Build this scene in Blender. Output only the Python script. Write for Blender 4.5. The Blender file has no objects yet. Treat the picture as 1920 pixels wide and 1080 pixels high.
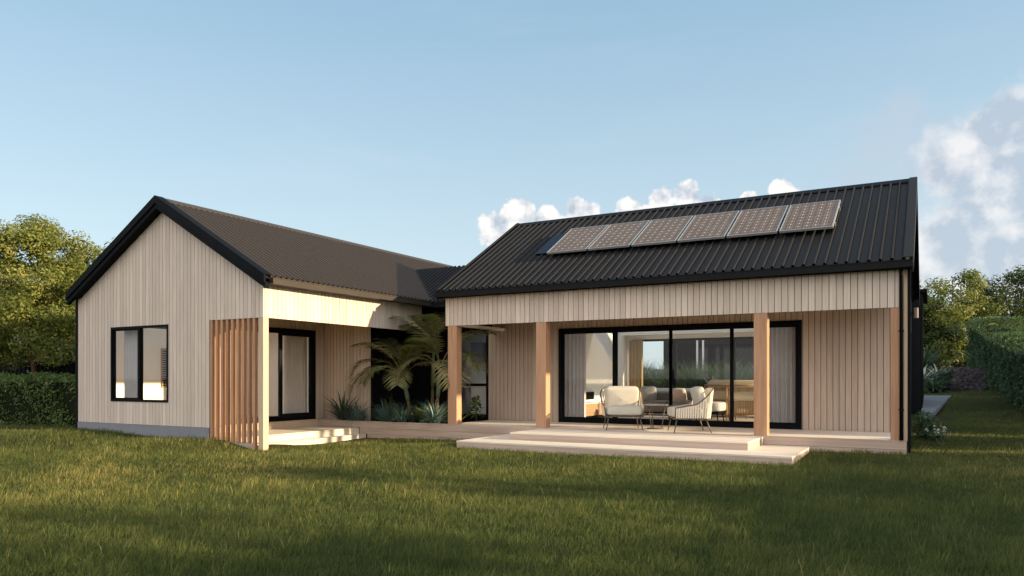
# Timber house with two gabled wings on a lawn, evening sun from the right
SKY_TINT = (1.32, 1.30, 1.22); HAZE_TOP = .62; HAZE_K = .84; HAZE_COL = (2.30, 2.76, 3.0); HIGH_COL = (1.0, 1.74, 2.42)
CLD_SH = (1.85, 2.12, 2.5); CLD_LT = (3.5, 3.42, 3.4); CLD_WH = (3.9, 3.75, 3.6); CLD_SH2 = (1.95, 2.3, 2.7)
SUN_STR = 4.2; EXPO = 1.2
FILL_BANK = (5.7, 5.4, 5.1)
import bpy, bmesh, math, random
import numpy as np
from mathutils import Vector, Matrix, Quaternion
random.seed(7)
rng = np.random.default_rng(11)
PI = math.pi
sc = bpy.context.scene
COL = sc.collection
R = math.radians

# ------------------------------------------------------------------ materials
class NT:
    def __init__(s, nt): s.nt = nt
    def n(s, typ, **kw):
        nd = s.nt.nodes.new(typ)
        for k, v in kw.items():
            if k == 'inp':
                for kk, vv in v.items(): nd.inputs[kk].default_value = vv
            else: setattr(nd, k, v)
        return nd
    def l(s, a, b): s.nt.links.new(a, b)
    def math(s, op, a, b=None, c=None, clamp=False):
        nd = s.nt.nodes.new('ShaderNodeMath'); nd.operation = op; nd.use_clamp = clamp
        for i, v in enumerate((a, b, c)):
            if v is None: continue
            if isinstance(v, (int, float)): nd.inputs[i].default_value = v
            else: s.nt.links.new(v, nd.inputs[i])
        return nd.outputs[0]
    def ramp(s, fac, stops, interp='LINEAR'):
        nd = s.nt.nodes.new('ShaderNodeValToRGB'); cr = nd.color_ramp; cr.interpolation = interp
        while len(cr.elements) < len(stops): cr.elements.new(0.5)
        for e, (p, c) in zip(cr.elements, stops):
            e.position = p; e.color = (*c, 1) if len(c) == 3 else c
        s.nt.links.new(fac, nd.inputs[0]); return nd.outputs[0]
    def mix(s, fac, a, b, mode='MIX'):
        nd = s.nt.nodes.new('ShaderNodeMix'); nd.data_type = 'RGBA'; nd.blend_type = mode
        for sock, v in ((nd.inputs[0], fac), (nd.inputs[6], a), (nd.inputs[7], b)):
            if isinstance(v, (int, float)): sock.default_value = v
            elif isinstance(v, tuple): sock.default_value = (*v, 1) if len(v) == 3 else v
            else: s.nt.links.new(v, sock)
        return nd.outputs[2]

def new_mat(name):
    m = bpy.data.materials.new(name); m.use_nodes = True
    t = NT(m.node_tree); b = m.node_tree.nodes['Principled BSDF']
    return m, t, b

def noise(t, vec, scale, detail=4, rough=0.55, dist=0.0, dim='3D'):
    n = t.n('ShaderNodeTexNoise', noise_dimensions=dim)
    n.inputs['Scale'].default_value = scale; n.inputs['Detail'].default_value = detail
    n.inputs['Roughness'].default_value = rough; n.inputs['Distortion'].default_value = dist
    if vec is not None: t.l(vec, n.inputs['Vector'])
    return n.outputs['Fac']

def objco(t, scale=(1, 1, 1), loc=None):
    tc = t.n('ShaderNodeTexCoord'); mp = t.n('ShaderNodeMapping')
    mp.inputs['Scale'].default_value = scale
    t.l(tc.outputs['Object'], mp.inputs['Vector'])
    return mp.outputs[0]

def rnd_attr(t):
    return t.n('ShaderNodeAttribute', attribute_name='rnd').outputs['Fac']

def wood(name, base, dark, axis, rough=0.62, vary=0.22, grain=1.0, weather=0.0, weather_col=(.3, .29, .28)):
    """timber: stretched grain along one axis, tint per board from the 'rnd' attribute"""
    m, t, b = new_mat(name)
    s = [34.0, 34.0, 34.0]; s['xyz'.index(axis)] = 1.1
    rn = rnd_attr(t)
    tc = t.n('ShaderNodeTexCoord')
    off = t.n('ShaderNodeVectorMath', operation='SCALE'); off.inputs[0].default_value = (13, 17, 19); t.l(rn, off.inputs['Scale'])
    ad = t.n('ShaderNodeVectorMath', operation='ADD'); t.l(tc.outputs['Object'], ad.inputs[0]); t.l(off.outputs[0], ad.inputs[1])
    mp = t.n('ShaderNodeMapping'); mp.inputs['Scale'].default_value = s; t.l(ad.outputs[0], mp.inputs[0])
    g = noise(t, mp.outputs[0], 1.0, 6, .6, .8)
    mp2 = t.n('ShaderNodeMapping'); s2 = [9.0, 9.0, 9.0]; s2['xyz'.index(axis)] = .7; mp2.inputs['Scale'].default_value = s2; t.l(ad.outputs[0], mp2.inputs[0])
    g2 = noise(t, mp2.outputs[0], 1.0, 3, .5, 1.6)
    gg = t.math('ADD', t.math('MULTIPLY', g, .62), t.math('MULTIPLY', g2, .38))
    c = t.ramp(gg, [(.30, dark), (.60, base)])
    v = t.math('MULTIPLY_ADD', rn, vary, 1 - vary / 2)
    cc = t.n('ShaderNodeVectorMath', operation='SCALE'); t.l(c, cc.inputs[0]); t.l(v, cc.inputs['Scale'])
    col = cc.outputs[0]
    if weather > 0:
        w = noise(t, tc.outputs['Object'], .9, 5, .6, .3)
        w = t.ramp(w, [(.42, (0, 0, 0)), (.72, (weather,) * 3)])
        col = t.mix(w, col, weather_col)
    t.l(col, b.inputs['Base Color'])
    b.inputs['Roughness'].default_value = rough; b.inputs['Specular IOR Level'].default_value = .28
    bp = t.n('ShaderNodeBump'); bp.inputs['Strength'].default_value = .18 * grain; bp.inputs['Distance'].default_value = .004
    t.l(gg, bp.inputs['Height']); t.l(bp.outputs[0], b.inputs['Normal'])
    return m

def paint(name, col, rough=0.5, var=.12, scale=3.0, metallic=0.0, spec=.4, bump=0.0):
    m, t, b = new_mat(name)
    co = objco(t)
    n1 = noise(t, co, scale, 5, .6)
    rn = rnd_attr(t)
    v = t.math('ADD', t.math('MULTIPLY_ADD', n1, var * 2, 1 - var), t.math('MULTIPLY', t.math('SUBTRACT', rn, .5), var))
    sc_ = t.n('ShaderNodeVectorMath', operation='SCALE'); sc_.inputs[0].default_value = col; t.l(v, sc_.inputs['Scale'])
    t.l(sc_.outputs[0], b.inputs['Base Color'])
    r = t.math('MULTIPLY_ADD', n1, .25, rough - .12); t.l(r, b.inputs['Roughness'])
    b.inputs['Metallic'].default_value = metallic; b.inputs['Specular IOR Level'].default_value = spec
    if bump > 0:
        n2 = noise(t, co, scale * 30, 3, .6)
        bp = t.n('ShaderNodeBump'); bp.inputs['Strength'].default_value = bump; bp.inputs['Distance'].default_value = .01
        t.l(n2, bp.inputs['Height']); t.l(bp.outputs[0], b.inputs['Normal'])
    return m

def fabric(name, col, var=.1, weave=220):
    m, t, b = new_mat(name)
    co = objco(t)
    n1 = noise(t, co, 5, 4, .6); n2 = noise(t, co, weave, 2, .5)
    v = t.math('MULTIPLY_ADD', n1, var * 2, 1 - var)
    sc_ = t.n('ShaderNodeVectorMath', operation='SCALE'); sc_.inputs[0].default_value = col; t.l(v, sc_.inputs['Scale'])
    t.l(sc_.outputs[0], b.inputs['Base Color']); b.inputs['Roughness'].default_value = .9
    b.inputs['Specular IOR Level'].default_value = .15
    b.inputs['Sheen Weight'].default_value = .15
    bp = t.n('ShaderNodeBump'); bp.inputs['Strength'].default_value = .25; bp.inputs['Distance'].default_value = .003
    t.l(n2, bp.inputs['Height']); t.l(bp.outputs[0], b.inputs['Normal'])
    return m

def glass(name, tint=(.975, .985, .985), ior=1.38):
    m = bpy.data.materials.new(name); m.use_nodes = True
    t = NT(m.node_tree); m.node_tree.nodes.clear()
    out = t.n('ShaderNodeOutputMaterial'); tr = t.n('ShaderNodeBsdfTransparent'); gl = t.n('ShaderNodeBsdfGlossy')
    tr.inputs[0].default_value = (*tint, 1); gl.inputs['Roughness'].default_value = .0
    fr = t.n('ShaderNodeFresnel'); fr.inputs['IOR'].default_value = ior
    geo = t.n('ShaderNodeNewGeometry'); fac = t.math('MULTIPLY', fr.outputs[0], t.math('SUBTRACT', 1.0, geo.outputs['Backfacing']))
    mx = t.n('ShaderNodeMixShader'); t.l(fac, mx.inputs[0]); t.l(tr.outputs[0], mx.inputs[1]); t.l(gl.outputs[0], mx.inputs[2])
    t.l(mx.outputs[0], out.inputs[0]); return m

def leafmat(name, stops, trans=.35, rough=.5, tcol=None):
    """foliage: per-leaf tint from 'rnd', diffuse plus translucency"""
    m, t, b = new_mat(name)
    rn = rnd_attr(t)
    c = t.ramp(rn, stops)
    t.l(c, b.inputs['Base Color']); b.inputs['Roughness'].default_value = rough
    b.inputs['Specular IOR Level'].default_value = .25
    tr = t.n('ShaderNodeBsdfTranslucent')
    tc = t.mix(.6, c, tcol or (.20, .26, .03), 'MIX'); t.l(tc, tr.inputs[0])
    mx = t.n('ShaderNodeMixShader'); mx.inputs[0].default_value = trans
    out = m.node_tree.nodes['Material Output']
    t.l(b.outputs[0], mx.inputs[1]); t.l(tr.outputs[0], mx.inputs[2]); t.l(mx.outputs[0], out.inputs[0])
    return m

M = {}
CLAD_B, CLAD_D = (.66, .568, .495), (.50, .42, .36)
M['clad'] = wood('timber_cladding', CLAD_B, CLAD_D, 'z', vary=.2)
M['clad_shade'] = wood('verandah_shade_cladding', (.55, .445, .37), (.41, .325, .265), 'z', vary=.16)  # same cladding, darkened and warmed for the verandah's shade
M['clad_part_lit'] = wood('porch_part_lit_cladding', (.66, .545, .44), (.50, .405, .32), 'z', vary=.2)  # same cladding again, toned for the part-lit porch
M['cedar'] = wood('cedar_post', (.50, .30, .19), (.35, .18, .10), 'z', vary=.10)
M['pale_post'] = wood('pale_post', (.62, .48, .34), (.5, .37, .25), 'z', vary=.1)
M['slat'] = wood('cedar_slat', (.50, .29, .17), (.35, .17, .085), 'z', vary=.25)
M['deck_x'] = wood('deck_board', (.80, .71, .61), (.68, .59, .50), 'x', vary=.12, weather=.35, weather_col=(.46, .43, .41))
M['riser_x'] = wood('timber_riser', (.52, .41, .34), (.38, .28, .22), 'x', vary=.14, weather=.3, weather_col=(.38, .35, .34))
M['deck_y'] = wood('porch_board', (.72, .63, .52), (.6, .51, .41), 'y', vary=.1)
M['soffit'] = wood('soffit_board', (.46, .33, .22), (.34, .22, .13), 'x', vary=.15)
M['black'] = paint('black_metal', (.004, .005, .007), .6, .15, 4, spec=.08)
M['black_clad'] = paint('black_cladding', (.007, .008, .011), .7, .3, 6, spec=.10)
M['roof'] = paint('charcoal_roof_sheet', (.050, .041, .035), .5, .12, 1.5, spec=.2)
M['roof_dark'] = paint('black_roof_sheet', (.027, .0262, .0275), .5, .2, 1.5, spec=.06)
M['gutter'] = paint('charcoal_gutter', (.007, .008, .010), .5, .1, 2, spec=.12)
M['conc'] = paint('foundation_concrete', (.21, .22, .25), .85, .18, 5, spec=.2, bump=.2)
M['plaster'] = paint('interior_plaster', (.93, .90, .86), .85, .03, 2, spec=.2)
M['plaster_w'] = paint('bedroom_plaster', (.93, .86, .79), .85, .03, 2, spec=.2)
M['ceil'] = paint('ceiling_paint', (.93, .92, .91), .9, .02, 2, spec=.2)
M['white'] = paint('white_paint', (.80, .79, .77), .5, .04, 3)
M['carpet'] = paint('carpet', (.60, .52, .45), .95, .1, 30, spec=.05, bump=.3)
M['glass'] = glass('window_glass')
M['curtain'] = fabric('curtain_linen', (.52, .49, .50))
M['curtain_p'] = fabric('curtain_pale', (.70, .62, .56))
M['curtain_t'] = fabric('curtain_tan', (.52, .38, .20))
M['cush'] = fabric('cushion_fabric', (.50, .475, .42))
M['cush_g'] = fabric('cushion_grey', (.30, .31, .31))
M['cush_p'] = fabric('cushion_blush', (.50, .40, .34))
M['sofa'] = fabric('sofa_fabric', (.17, .15, .14))
M['sofa_c'] = fabric('sofa_cream', (.58, .50, .36))
M['cord'] = fabric('woven_cord', (.74, .66, .54), .06, 400)
M['frame_br'] = paint('bronze_tube', (.10, .075, .055), .4, .1, 8, spec=.5)
M['tabletop'] = paint('stone_top', (.30, .27, .25), .35, .15, 10)
M['walnut'] = wood('cabinet_timber', (.40, .26, .16), (.28, .16, .09), 'y', vary=.1)
M['rattan'] = wood('rattan', (.45, .30, .17), (.3, .18, .09), 'z', vary=.3)
M['bluegrey'] = paint('blue_grey_panel', (.20, .24, .33), .5, .06, 3)
M['navy'] = paint('navy_sheet', (.012, .020, .038), .5, .15, 3, spec=.15)
M['alu'] = paint('anodised_frame', (.50, .50, .50), .35, .05, 6, metallic=.6)
M['bark'] = paint('bark', (.10, .055, .035), .9, .35, 9, spec=.1, bump=.6)
M['bark_g'] = paint('grey_bark', (.09, .075, .06), .9, .35, 9, spec=.1, bump=.6)
M['soil'] = paint('mulch', (.035, .026, .018), .95, .5, 18, spec=.05, bump=1.0)
M['core'] = paint('hedge_twigs', (.012, .016, .007), .95, .4, 12, spec=.05)

# solar cell: dark brown cells, silver bus bars, pale diamonds between the cells
def solar_mat():
    m, t, b = new_mat('solar_cells')
    tc = t.n('ShaderNodeTexCoord'); sp = t.n('ShaderNodeSeparateXYZ'); t.l(tc.outputs['Object'], sp.inputs[0])
    CX, CY = .93 / 6, 1.52 / 9
    def cell(sock, size, half):
        a = t.math('DIVIDE', t.math('ADD', sock, half), size)
        return t.math('SUBTRACT', t.math('FRACT', a), .5)
    fx = t.math('ABSOLUTE', cell(sp.outputs[0], CX, .465)); fy = t.math('ABSOLUTE', cell(sp.outputs[1], CY, .76))
    d = t.math('ADD', fx, fy)
    dia = t.math('GREATER_THAN', d, .86)
    edge = t.math('GREATER_THAN', t.math('MAXIMUM', fx, fy), .475)
    fb = t.math('ABSOLUTE', t.math('SUBTRACT', fx, .22)); bus = t.math('LESS_THAN', fb, .022)
    mask = t.math('MAXIMUM', dia, t.math('MULTIPLY', t.math('MAXIMUM', edge, bus), .35))
    n1 = noise(t, tc.outputs['Object'], 4, 3)
    basec = t.ramp(n1, [(.3, (.095, .064, .047)), (.7, (.135, .092, .07))])
    c = t.mix(mask, basec, (.62, .56, .48))
    t.l(c, b.inputs['Base Color']); b.inputs['Roughness'].default_value = .35; b.inputs['Specular IOR Level'].default_value = .12
    return m
M['solar'] = solar_mat()

M['leaf_l'] = leafmat('leaves_olive', [(0, (.055, .075, .018)), (.35, (.14, .165, .035)), (.7, (.27, .275, .075)), (1, (.44, .41, .16))], .42)
M['leaf_r'] = leafmat('leaves_deep', [(0, (.014, .028, .009)), (.4, (.036, .060, .018)), (.75, (.068, .096, .028)), (1, (.13, .15, .045))], .30)
M['leaf_h'] = leafmat('hedge_leaves', [(0, (.028, .050, .013)), (.5, (.070, .112, .027)), (1, (.15, .19, .05))], .25)
M['leaf_hr'] = leafmat('hedge_leaves_cool', [(0, (.016, .042, .024)), (.5, (.044, .094, .05)), (1, (.095, .15, .085))], .25)
M['flax'] = leafmat('flax_leaves', [(0, (.025, .055, .036)), (.5, (.065, .12, .085)), (1, (.15, .21, .15))], .2)
M['flax_y'] = leafmat('flax_yellow', [(0, (.05, .07, .015)), (.5, (.13, .16, .04)), (1, (.26, .27, .10))], .3)
M['blue_grass'] = leafmat('blue_grass_leaves', [(0, (.07, .125, .12)), (.5, (.16, .26, .25)), (1, (.30, .42, .38))], .2)
M['silver'] = leafmat('silver_leaves', [(0, (.24, .27, .25)), (1, (.62, .64, .60))], .2, tcol=(.3, .32, .28))
M['palm'] = leafmat('palm_leaflets', [(0, (.08, .09, .035)), (.5, (.19, .185, .075)), (1, (.42, .34, .16))], .28)
M['palm_g'] = paint('palm_crownshaft', (.10, .15, .08), .45, .2, 6)
M['palm_t'] = paint('palm_trunk_bark', (.17, .11, .06), .85, .35, 14, bump=.5)
M['grass'] = leafmat('grass_blades', [(0, (.036, .056, .016)), (.4, (.084, .108, .030)), (.75, (.18, .178, .05)), (1, (.40, .33, .13))], .38, .55, tcol=(.19, .24, .05))
M['tallgrass'] = leafmat('tall_grass', [(0, (.02, .045, .035)), (.5, (.05, .09, .07)), (1, (.14, .17, .11))], .25)

def ground_mat():
    m, t, b = new_mat('lawn_ground')
    co = objco(t)
    n1 = noise(t, co, .35, 5, .6); n2 = noise(t, co, 14, 4, .65); n3 = noise(t, co, 90, 3, .6)
    a = t.math('ADD', t.math('MULTIPLY', n1, .45), t.math('ADD', t.math('MULTIPLY', n2, .35), t.math('MULTIPLY', n3, .2)))
    c = t.ramp(a, [(.32, (.018, .024, .007)), (.5, (.038, .045, .012)), (.68, (.075, .075, .022))])
    t.l(c, b.inputs['Base Color']); b.inputs['Roughness'].default_value = .95; b.inputs['Specular IOR Level'].default_value = .1
    bp = t.n('ShaderNodeBump'); bp.inputs['Strength'].default_value = .8; bp.inputs['Distance'].default_value = .03
    t.l(n3, bp.inputs['Height']); t.l(bp.outputs[0], b.inputs['Normal'])
    return m
M['ground'] = ground_mat()
M['path'] = paint('path_concrete', (.15, .165, .185), .85, .25, 3, spec=.2, bump=.3)
M['rock'] = paint('dark_stone', (.060, .055, .060), .9, .5, 7, spec=.15, bump=.8)
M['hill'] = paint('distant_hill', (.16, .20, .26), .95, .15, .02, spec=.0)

# ------------------------------------------------------------------ mesh builder
class MB:
    def __init__(s): s.v = []; s.f = []; s.r = []; s.m = []; s.cr = None; s.cm = 0; s.smooth = []; s.cs = False
    def rn(s): return random.random() if s.cr is None else s.cr
    def add(s, vs, fs, r=None):
        o = len(s.v); s.v.extend([tuple(v) for v in vs]); r = s.rn() if r is None else r
        for f in fs:
            s.f.append(tuple(i + o for i in f)); s.r.append(r); s.m.append(s.cm); s.smooth.append(s.cs)
    def box(s, x0, x1, y0, y1, z0, z1, r=None):
        vs = [(x, y, z) for x in (x0, x1) for y in (y0, y1) for z in (z0, z1)]
        s.add(vs, [(0, 1, 3, 2), (4, 6, 7, 5), (0, 4, 5, 1), (2, 3, 7, 6), (0, 2, 6, 4), (1, 5, 7, 3)], r)
    def bbox(s, x0, x1, y0, y1, z0, z1, b=.006, r=None):
        """box with chamfered edges"""
        bm = bmesh.new(); bmesh.ops.create_cube(bm, size=1)
        for v in bm.verts:
            v.co = ((x0 + x1) / 2 + v.co.x * (x1 - x0), (y0 + y1) / 2 + v.co.y * (y1 - y0), (z0 + z1) / 2 + v.co.z * (z1 - z0))
        bmesh.ops.bevel(bm, geom=bm.edges[:], offset=b, segments=1, affect='EDGES')
        bm.verts.index_update(); s.add([v.co[:] for v in bm.verts], [[v.index for v in f.verts] for f in bm.faces], r); bm.free()
    def hexa(s, p, r=None):
        """8 points: bottom ring 0-3, top ring 4-7"""
        s.add(p, [(3, 2, 1, 0), (4, 5, 6, 7), (0, 1, 5, 4), (1, 2, 6, 5), (2, 3, 7, 6), (3, 0, 4, 7)], r)
    def prism(s, poly, dirv, r=None):
        n = len(poly); d = Vector(dirv); a = [Vector(p) for p in poly]; b = [p + d for p in a]
        s.add([*a, *b], [tuple(range(n))[::-1], tuple(range(n, 2 * n))] + [(i, (i + 1) % n, n + (i + 1) % n, n + i) for i in range(n)], r)
    def tube(s, pts, rad, seg=8, r=None, cap=True):
        pts = [Vector(p) for p in pts]; n = len(pts)
        if isinstance(rad, (int, float)): rad = [rad] * n
        vs = []; fs = []; up = None
        for i, p in enumerate(pts):
            t = (pts[min(i + 1, n - 1)] - pts[max(i - 1, 0)]).normalized()
            if up is None:
                up = Vector((0, 0, 1)) if abs(t.z) < .9 else Vector((1, 0, 0))
            a = t.cross(up).normalized(); up = a.cross(t).normalized()
            for k in range(seg):
                an = 2 * PI * k / seg; vs.append(p + (a * math.cos(an) + up * math.sin(an)) * rad[i])
        for i in range(n - 1):
            for k in range(seg):
                k2 = (k + 1) % seg; fs.append((i * seg + k, i * seg + k2, (i + 1) * seg + k2, (i + 1) * seg + k))
        if cap: fs.append(tuple(range(seg))[::-1]); fs.append(tuple(range((n - 1) * seg, n * seg)))
        o = s.cs; s.cs = True; s.add(vs, fs, r); s.cs = o
    def lathe(s, c, prof, seg=24, r=None):
        """prof: list of (radius, z) about the vertical through c"""
        vs = []; fs = []
        for (ra, z) in prof:
            for k in range(seg):
                an = 2 * PI * k / seg; vs.append((c[0] + ra * math.cos(an), c[1] + ra * math.sin(an), c[2] + z))
        for i in range(len(prof) - 1):
            for k in range(seg):
                k2 = (k + 1) % seg; fs.append((i * seg + k, i * seg + k2, (i + 1) * seg + k2, (i + 1) * seg + k))
        fs.append(tuple(range(seg))[::-1]); fs.append(tuple(range((len(prof) - 1) * seg, len(prof) * seg)))
        s.add(vs, fs, r)
    def pillow(s, c, sx, sy, sz, rot=None, e1=.35, e2=.45, nu=18, nv=12, puff=.0, r=None):
        """cushion: superellipsoid half sizes sx, sy, sz"""
        sp = lambda x, e: math.copysign(abs(x) ** e, x)
        vs = []; fs = []; rot = rot or Matrix.Identity(3)
        for j in range(nv + 1):
            ph = -PI / 2 + PI * j / nv
            for i in range(nu):
                th = -PI + 2 * PI * i / nu
                x = sp(math.cos(ph), e1) * sp(math.cos(th), e2); y = sp(math.cos(ph), e1) * sp(math.sin(th), e2); z = sp(math.sin(ph), e1)
                k = 1 + puff * (1 - abs(x)) * (1 - abs(y))
                w = 1 + .03 * math.sin(7 * x + 3 * y)
                v = rot @ Vector((x * sx, y * sy, z * sz * k * w)); vs.append(v + Vector(c))
        for j in range(nv):
            for i in range(nu):
                i2 = (i + 1) % nu; fs.append((j * nu + i, j * nu + i2, (j + 1) * nu + i2, (j + 1) * nu + i))
        o = s.cs; s.cs = True; s.add(vs, fs, r); s.cs = o
    def build(s, name, mats, parent=None, label=None, loc=None):
        me = bpy.data.meshes.new(name)
        base = Vector((0, 0, 0))
        if parent is not None and parent.get('_world'): base = world_loc(parent)
        if loc is not None: base = base + Vector(loc)
        me.from_pydata([(v[0] - base.x, v[1] - base.y, v[2] - base.z) for v in s.v], [], s.f)
        if not isinstance(mats, (list, tuple)): mats = [mats]
        for m in mats: me.materials.append(m)
        a = me.attributes.new('rnd', 'FLOAT', 'FACE'); a.data.foreach_set('value', s.r)
        me.polygons.foreach_set('material_index', s.m); me.polygons.foreach_set('use_smooth', s.smooth)
        me.validate(); me.update()
        bm = bmesh.new(); bm.from_mesh(me); bmesh.ops.recalc_face_normals(bm, faces=bm.faces[:]); bm.to_mesh(me); bm.free()
        o = bpy.data.objects.new(name, me); COL.objects.link(o)
        if parent is not None: o.parent = parent
        if loc is not None: o.location = loc
        if label: o['label'] = label
        if parent is not None and parent.get('_world'): o['_world'] = 1
        return o

def world_loc(o):
    v = Vector(o.location)
    while o.parent is not None: o = o.parent; v += Vector(o.location)
    return v

def tag(o, label=None, cat=None, group=None, kind=None):
    if label: o['label'] = label
    if cat: o['category'] = cat
    if group: o['group'] = group
    if kind: o['kind'] = kind
    return o

def thing(name, label, cat, loc=(0, 0, 0), rz=0, group=None, world=False):
    """an Empty at the thing's base; world=True: its parts are modelled in world coordinates"""
    o = bpy.data.objects.new(name, None); COL.objects.link(o); o.location = loc; o.rotation_euler = (0, 0, rz)
    o.empty_display_size = .1
    tag(o, label, cat, group)
    if world: o['_world'] = 1
    return o

def copy_tree(o, parent=None):
    c = o.copy(); COL.objects.link(c)
    if parent is not None: c.parent = parent
    for ch in [x for x in COL.objects if x.parent is o]: copy_tree(ch, c)
    return c

def np_mesh(name, V, faces_n, rnd, mat, parent=None, loc=None, smooth=False):
    """fast mesh of equal polygons: V (n*k,3) with consecutive k-gons"""
    V = np.asarray(V, dtype=np.float32); n = len(V) // faces_n
    if loc is not None: V = V - np.array(loc, dtype=np.float32)
    me = bpy.data.meshes.new(name); me.vertices.add(len(V)); me.vertices.foreach_set('co', V.ravel())
    me.loops.add(n * faces_n); me.loops.foreach_set('vertex_index', np.arange(n * faces_n, dtype=np.int32))
    me.polygons.add(n); me.polygons.foreach_set('loop_start', np.arange(0, n * faces_n, faces_n, dtype=np.int32))
    me.polygons.foreach_set('loop_total', np.full(n, faces_n, dtype=np.int32))
    a = me.attributes.new('rnd', 'FLOAT', 'FACE'); a.data.foreach_set('value', np.asarray(rnd, dtype=np.float32))
    me.materials.append(mat); me.update(calc_edges=True)
    o = bpy.data.objects.new(name, me); COL.objects.link(o)
    if parent is not None: o.parent = parent
    if loc is not None: o.location = loc
    return o

def unit(a): return a / np.maximum(np.linalg.norm(a, axis=-1, keepdims=True), 1e-9)

def leaf_quads(P, N, size, aspect=.5, jitter=.35):
    """diamond leaves centred on P with normals about N"""
    n = len(P); t = unit(rng.normal(size=(n, 3))); N = unit(N + rng.normal(size=(n, 3)) * jitter)
    a = unit(np.cross(N, t)); b = np.cross(N, a)
    L = (size * rng.uniform(.6, 1.25, n))[:, None]
    V = np.stack([P - a * L * .5, P + b * L * aspect * .5 + N * L * .06, P + a * L * .5 - N * L * .1, P - b * L * aspect * .5 + N * L * .06], 1)
    return V.reshape(-1, 3)

# ------------------------------------------------------------------ terrain
GP = np.array([(-17, 10.2, .25), (-20, 9.6, .23), (-24, 10, .24), (-30, 14, .3), (-25, 14, .28), (-12.8, 10.2, .2), (-11.2, 10.1, .03), (-12, 12.5, -.02), (-11, 13.6, .01),
    (-10, 13.7, .04), (-8, 11.6, .10), (-2, 11.7, .11), (-.3, 13.8, .17), (1.5, 14, .2), (0, 18, .25), (2, 20, .28), (-.5, 25, .3), (0, 25, .3), (2.6, 28, .37), (.5, 33, .72), (-.5, 36.5, .8), (0, 38, .85),
    (1.5, 38.5, .85), (2.5, 37, .9), (1.5, 41.5, 1.85), (-1, 42, 1.8), (2.5, 47, 1.85), (-2, 47, 1.9), (6, 47, 2.0), (6, 30, .6), (9, 20, .3), (-9, 6, -.02), (-5, 8, .02), (-3, 5, .03), (0, 8, .1), (-15, 6.5, .08), (-20, 5, .15), (-10, 2, 0), (-4, 1, .02),
    (0, 0, .05), (3, 5, .1), (6, 12, .2), (-14, 20, .25), (-6, 20, .25), (-9, 28, .3), (-6, 28, .3), (-25, 22, .3), (20, 60, 3.2), (-5, 60, 3.0), (-40, 40, .5), (-60, 60, .3), (-60, -20, 0), (0, -40, 0), (60, -30, .2), (60, 40, 2.5), (-60, 10, .2), (0, 200, 2), (200, 0, 1), (-200, 0, 0), (0, -200, 0)], dtype=float)
def gz(x, y):
    x = np.asarray(x, float); y = np.asarray(y, float)
    d2 = (x[..., None] - GP[:, 0]) ** 2 + (y[..., None] - GP[:, 1]) ** 2 + .15
    w = d2 ** -1.7
    return (w * GP[:, 2]).sum(-1) / w.sum(-1)
def gz1(x, y): return float(gz(np.array([x]), np.array([y]))[0])
# ------------------------------------------------------------------ terrain sheet
def axis_pts(lo, hi, step, far):
    a = list(np.arange(lo, hi + 1e-6, step)); s = step; x = hi
    while x < far: s *= 1.25; x += s; a.append(x)
    s = step; x = lo
    while x > -far: s *= 1.25; x -= s; a.insert(0, x)
    return np.array(a)
xs = axis_pts(-24, 8, .4, 1500); ys = axis_pts(-2, 40, .4, 1500)
GX, GY = np.meshgrid(xs, ys); GZ = gz(GX, GY)
nx, ny = len(xs), len(ys)
V = np.stack([GX, GY, GZ], -1).reshape(-1, 3)
idx = np.arange(nx * ny).reshape(ny, nx)
fq = np.stack([idx[:-1, :-1], idx[:-1, 1:], idx[1:, 1:], idx[1:, :-1]], -1).reshape(-1, 4)
me = bpy.data.meshes.new('lawn'); me.from_pydata(V.tolist(), [], fq.tolist()); me.materials.append(M['ground'])
me.polygons.foreach_set('use_smooth', [True] * len(me.polygons))
lawn = bpy.data.objects.new('lawn', me); COL.objects.link(lawn)
tag(lawn, 'uneven green lawn in front of the timber house', 'lawn', kind='structure')

# ------------------------------------------------------------------ house
TAN = math.tan(R(30))
house = thing('house', 'single storey timber clad house of two gabled wings with dark metal roofs', 'house', (-9, 14, 0), world=True)
BP = .112   # board pitch

def boards(mb, u0, u1, z0, z1, plane, off, face, holes=(), top=None, pitch=BP, th=.022):
    """vertical boards. plane 'y': u is X, wall at Y=off facing face; plane 'x': u is Y. holes: (ua, ub, za, zb). top(u): roof line"""
    n = max(1, int(round((u1 - u0) / pitch))); p = (u1 - u0) / n; gap = .0095
    for i in range(n):
        a = u0 + i * p; b = a + p; cuts = sorted({a, b, *[min(max(h, a), b) for hl in holes for h in hl[:2]]})
        r = random.random()
        for ca, cb in zip(cuts[:-1], cuts[1:]):
            if cb - ca < 1e-4: continue
            ga = ca + (gap / 2 if abs(ca - a) < 1e-6 else 0); gb = cb - (gap / 2 if abs(cb - b) < 1e-6 else 0)
            mid = (ca + cb) / 2; spans = [(z0, None)]
            for hl in holes:
                if hl[0] - 1e-6 <= mid <= hl[1] + 1e-6:
                    spans = [(z0, hl[2]), (hl[3], None)]
            for za, zb in spans:
                ta = (top(ga) if top else z1) if zb is None else zb
                tb = (top(gb) if top else z1) if zb is None else zb
                if max(ta, tb) - za < .01: continue
                f = off; k = off - face * th     # face = +1/-1 outward sign
                if plane == 'y': pts = [(ga, f, za), (gb, f, za), (gb, k, za), (ga, k, za), (ga, f, ta), (gb, f, tb), (gb, k, tb), (ga, k, ta)]
                else: pts = [(f, ga, za), (f, gb, za), (k, gb, za), (k, ga, za), (f, ga, ta), (f, gb, tb), (k, gb, tb), (k, ga, ta)]
                mb.hexa(pts, r)

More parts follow.
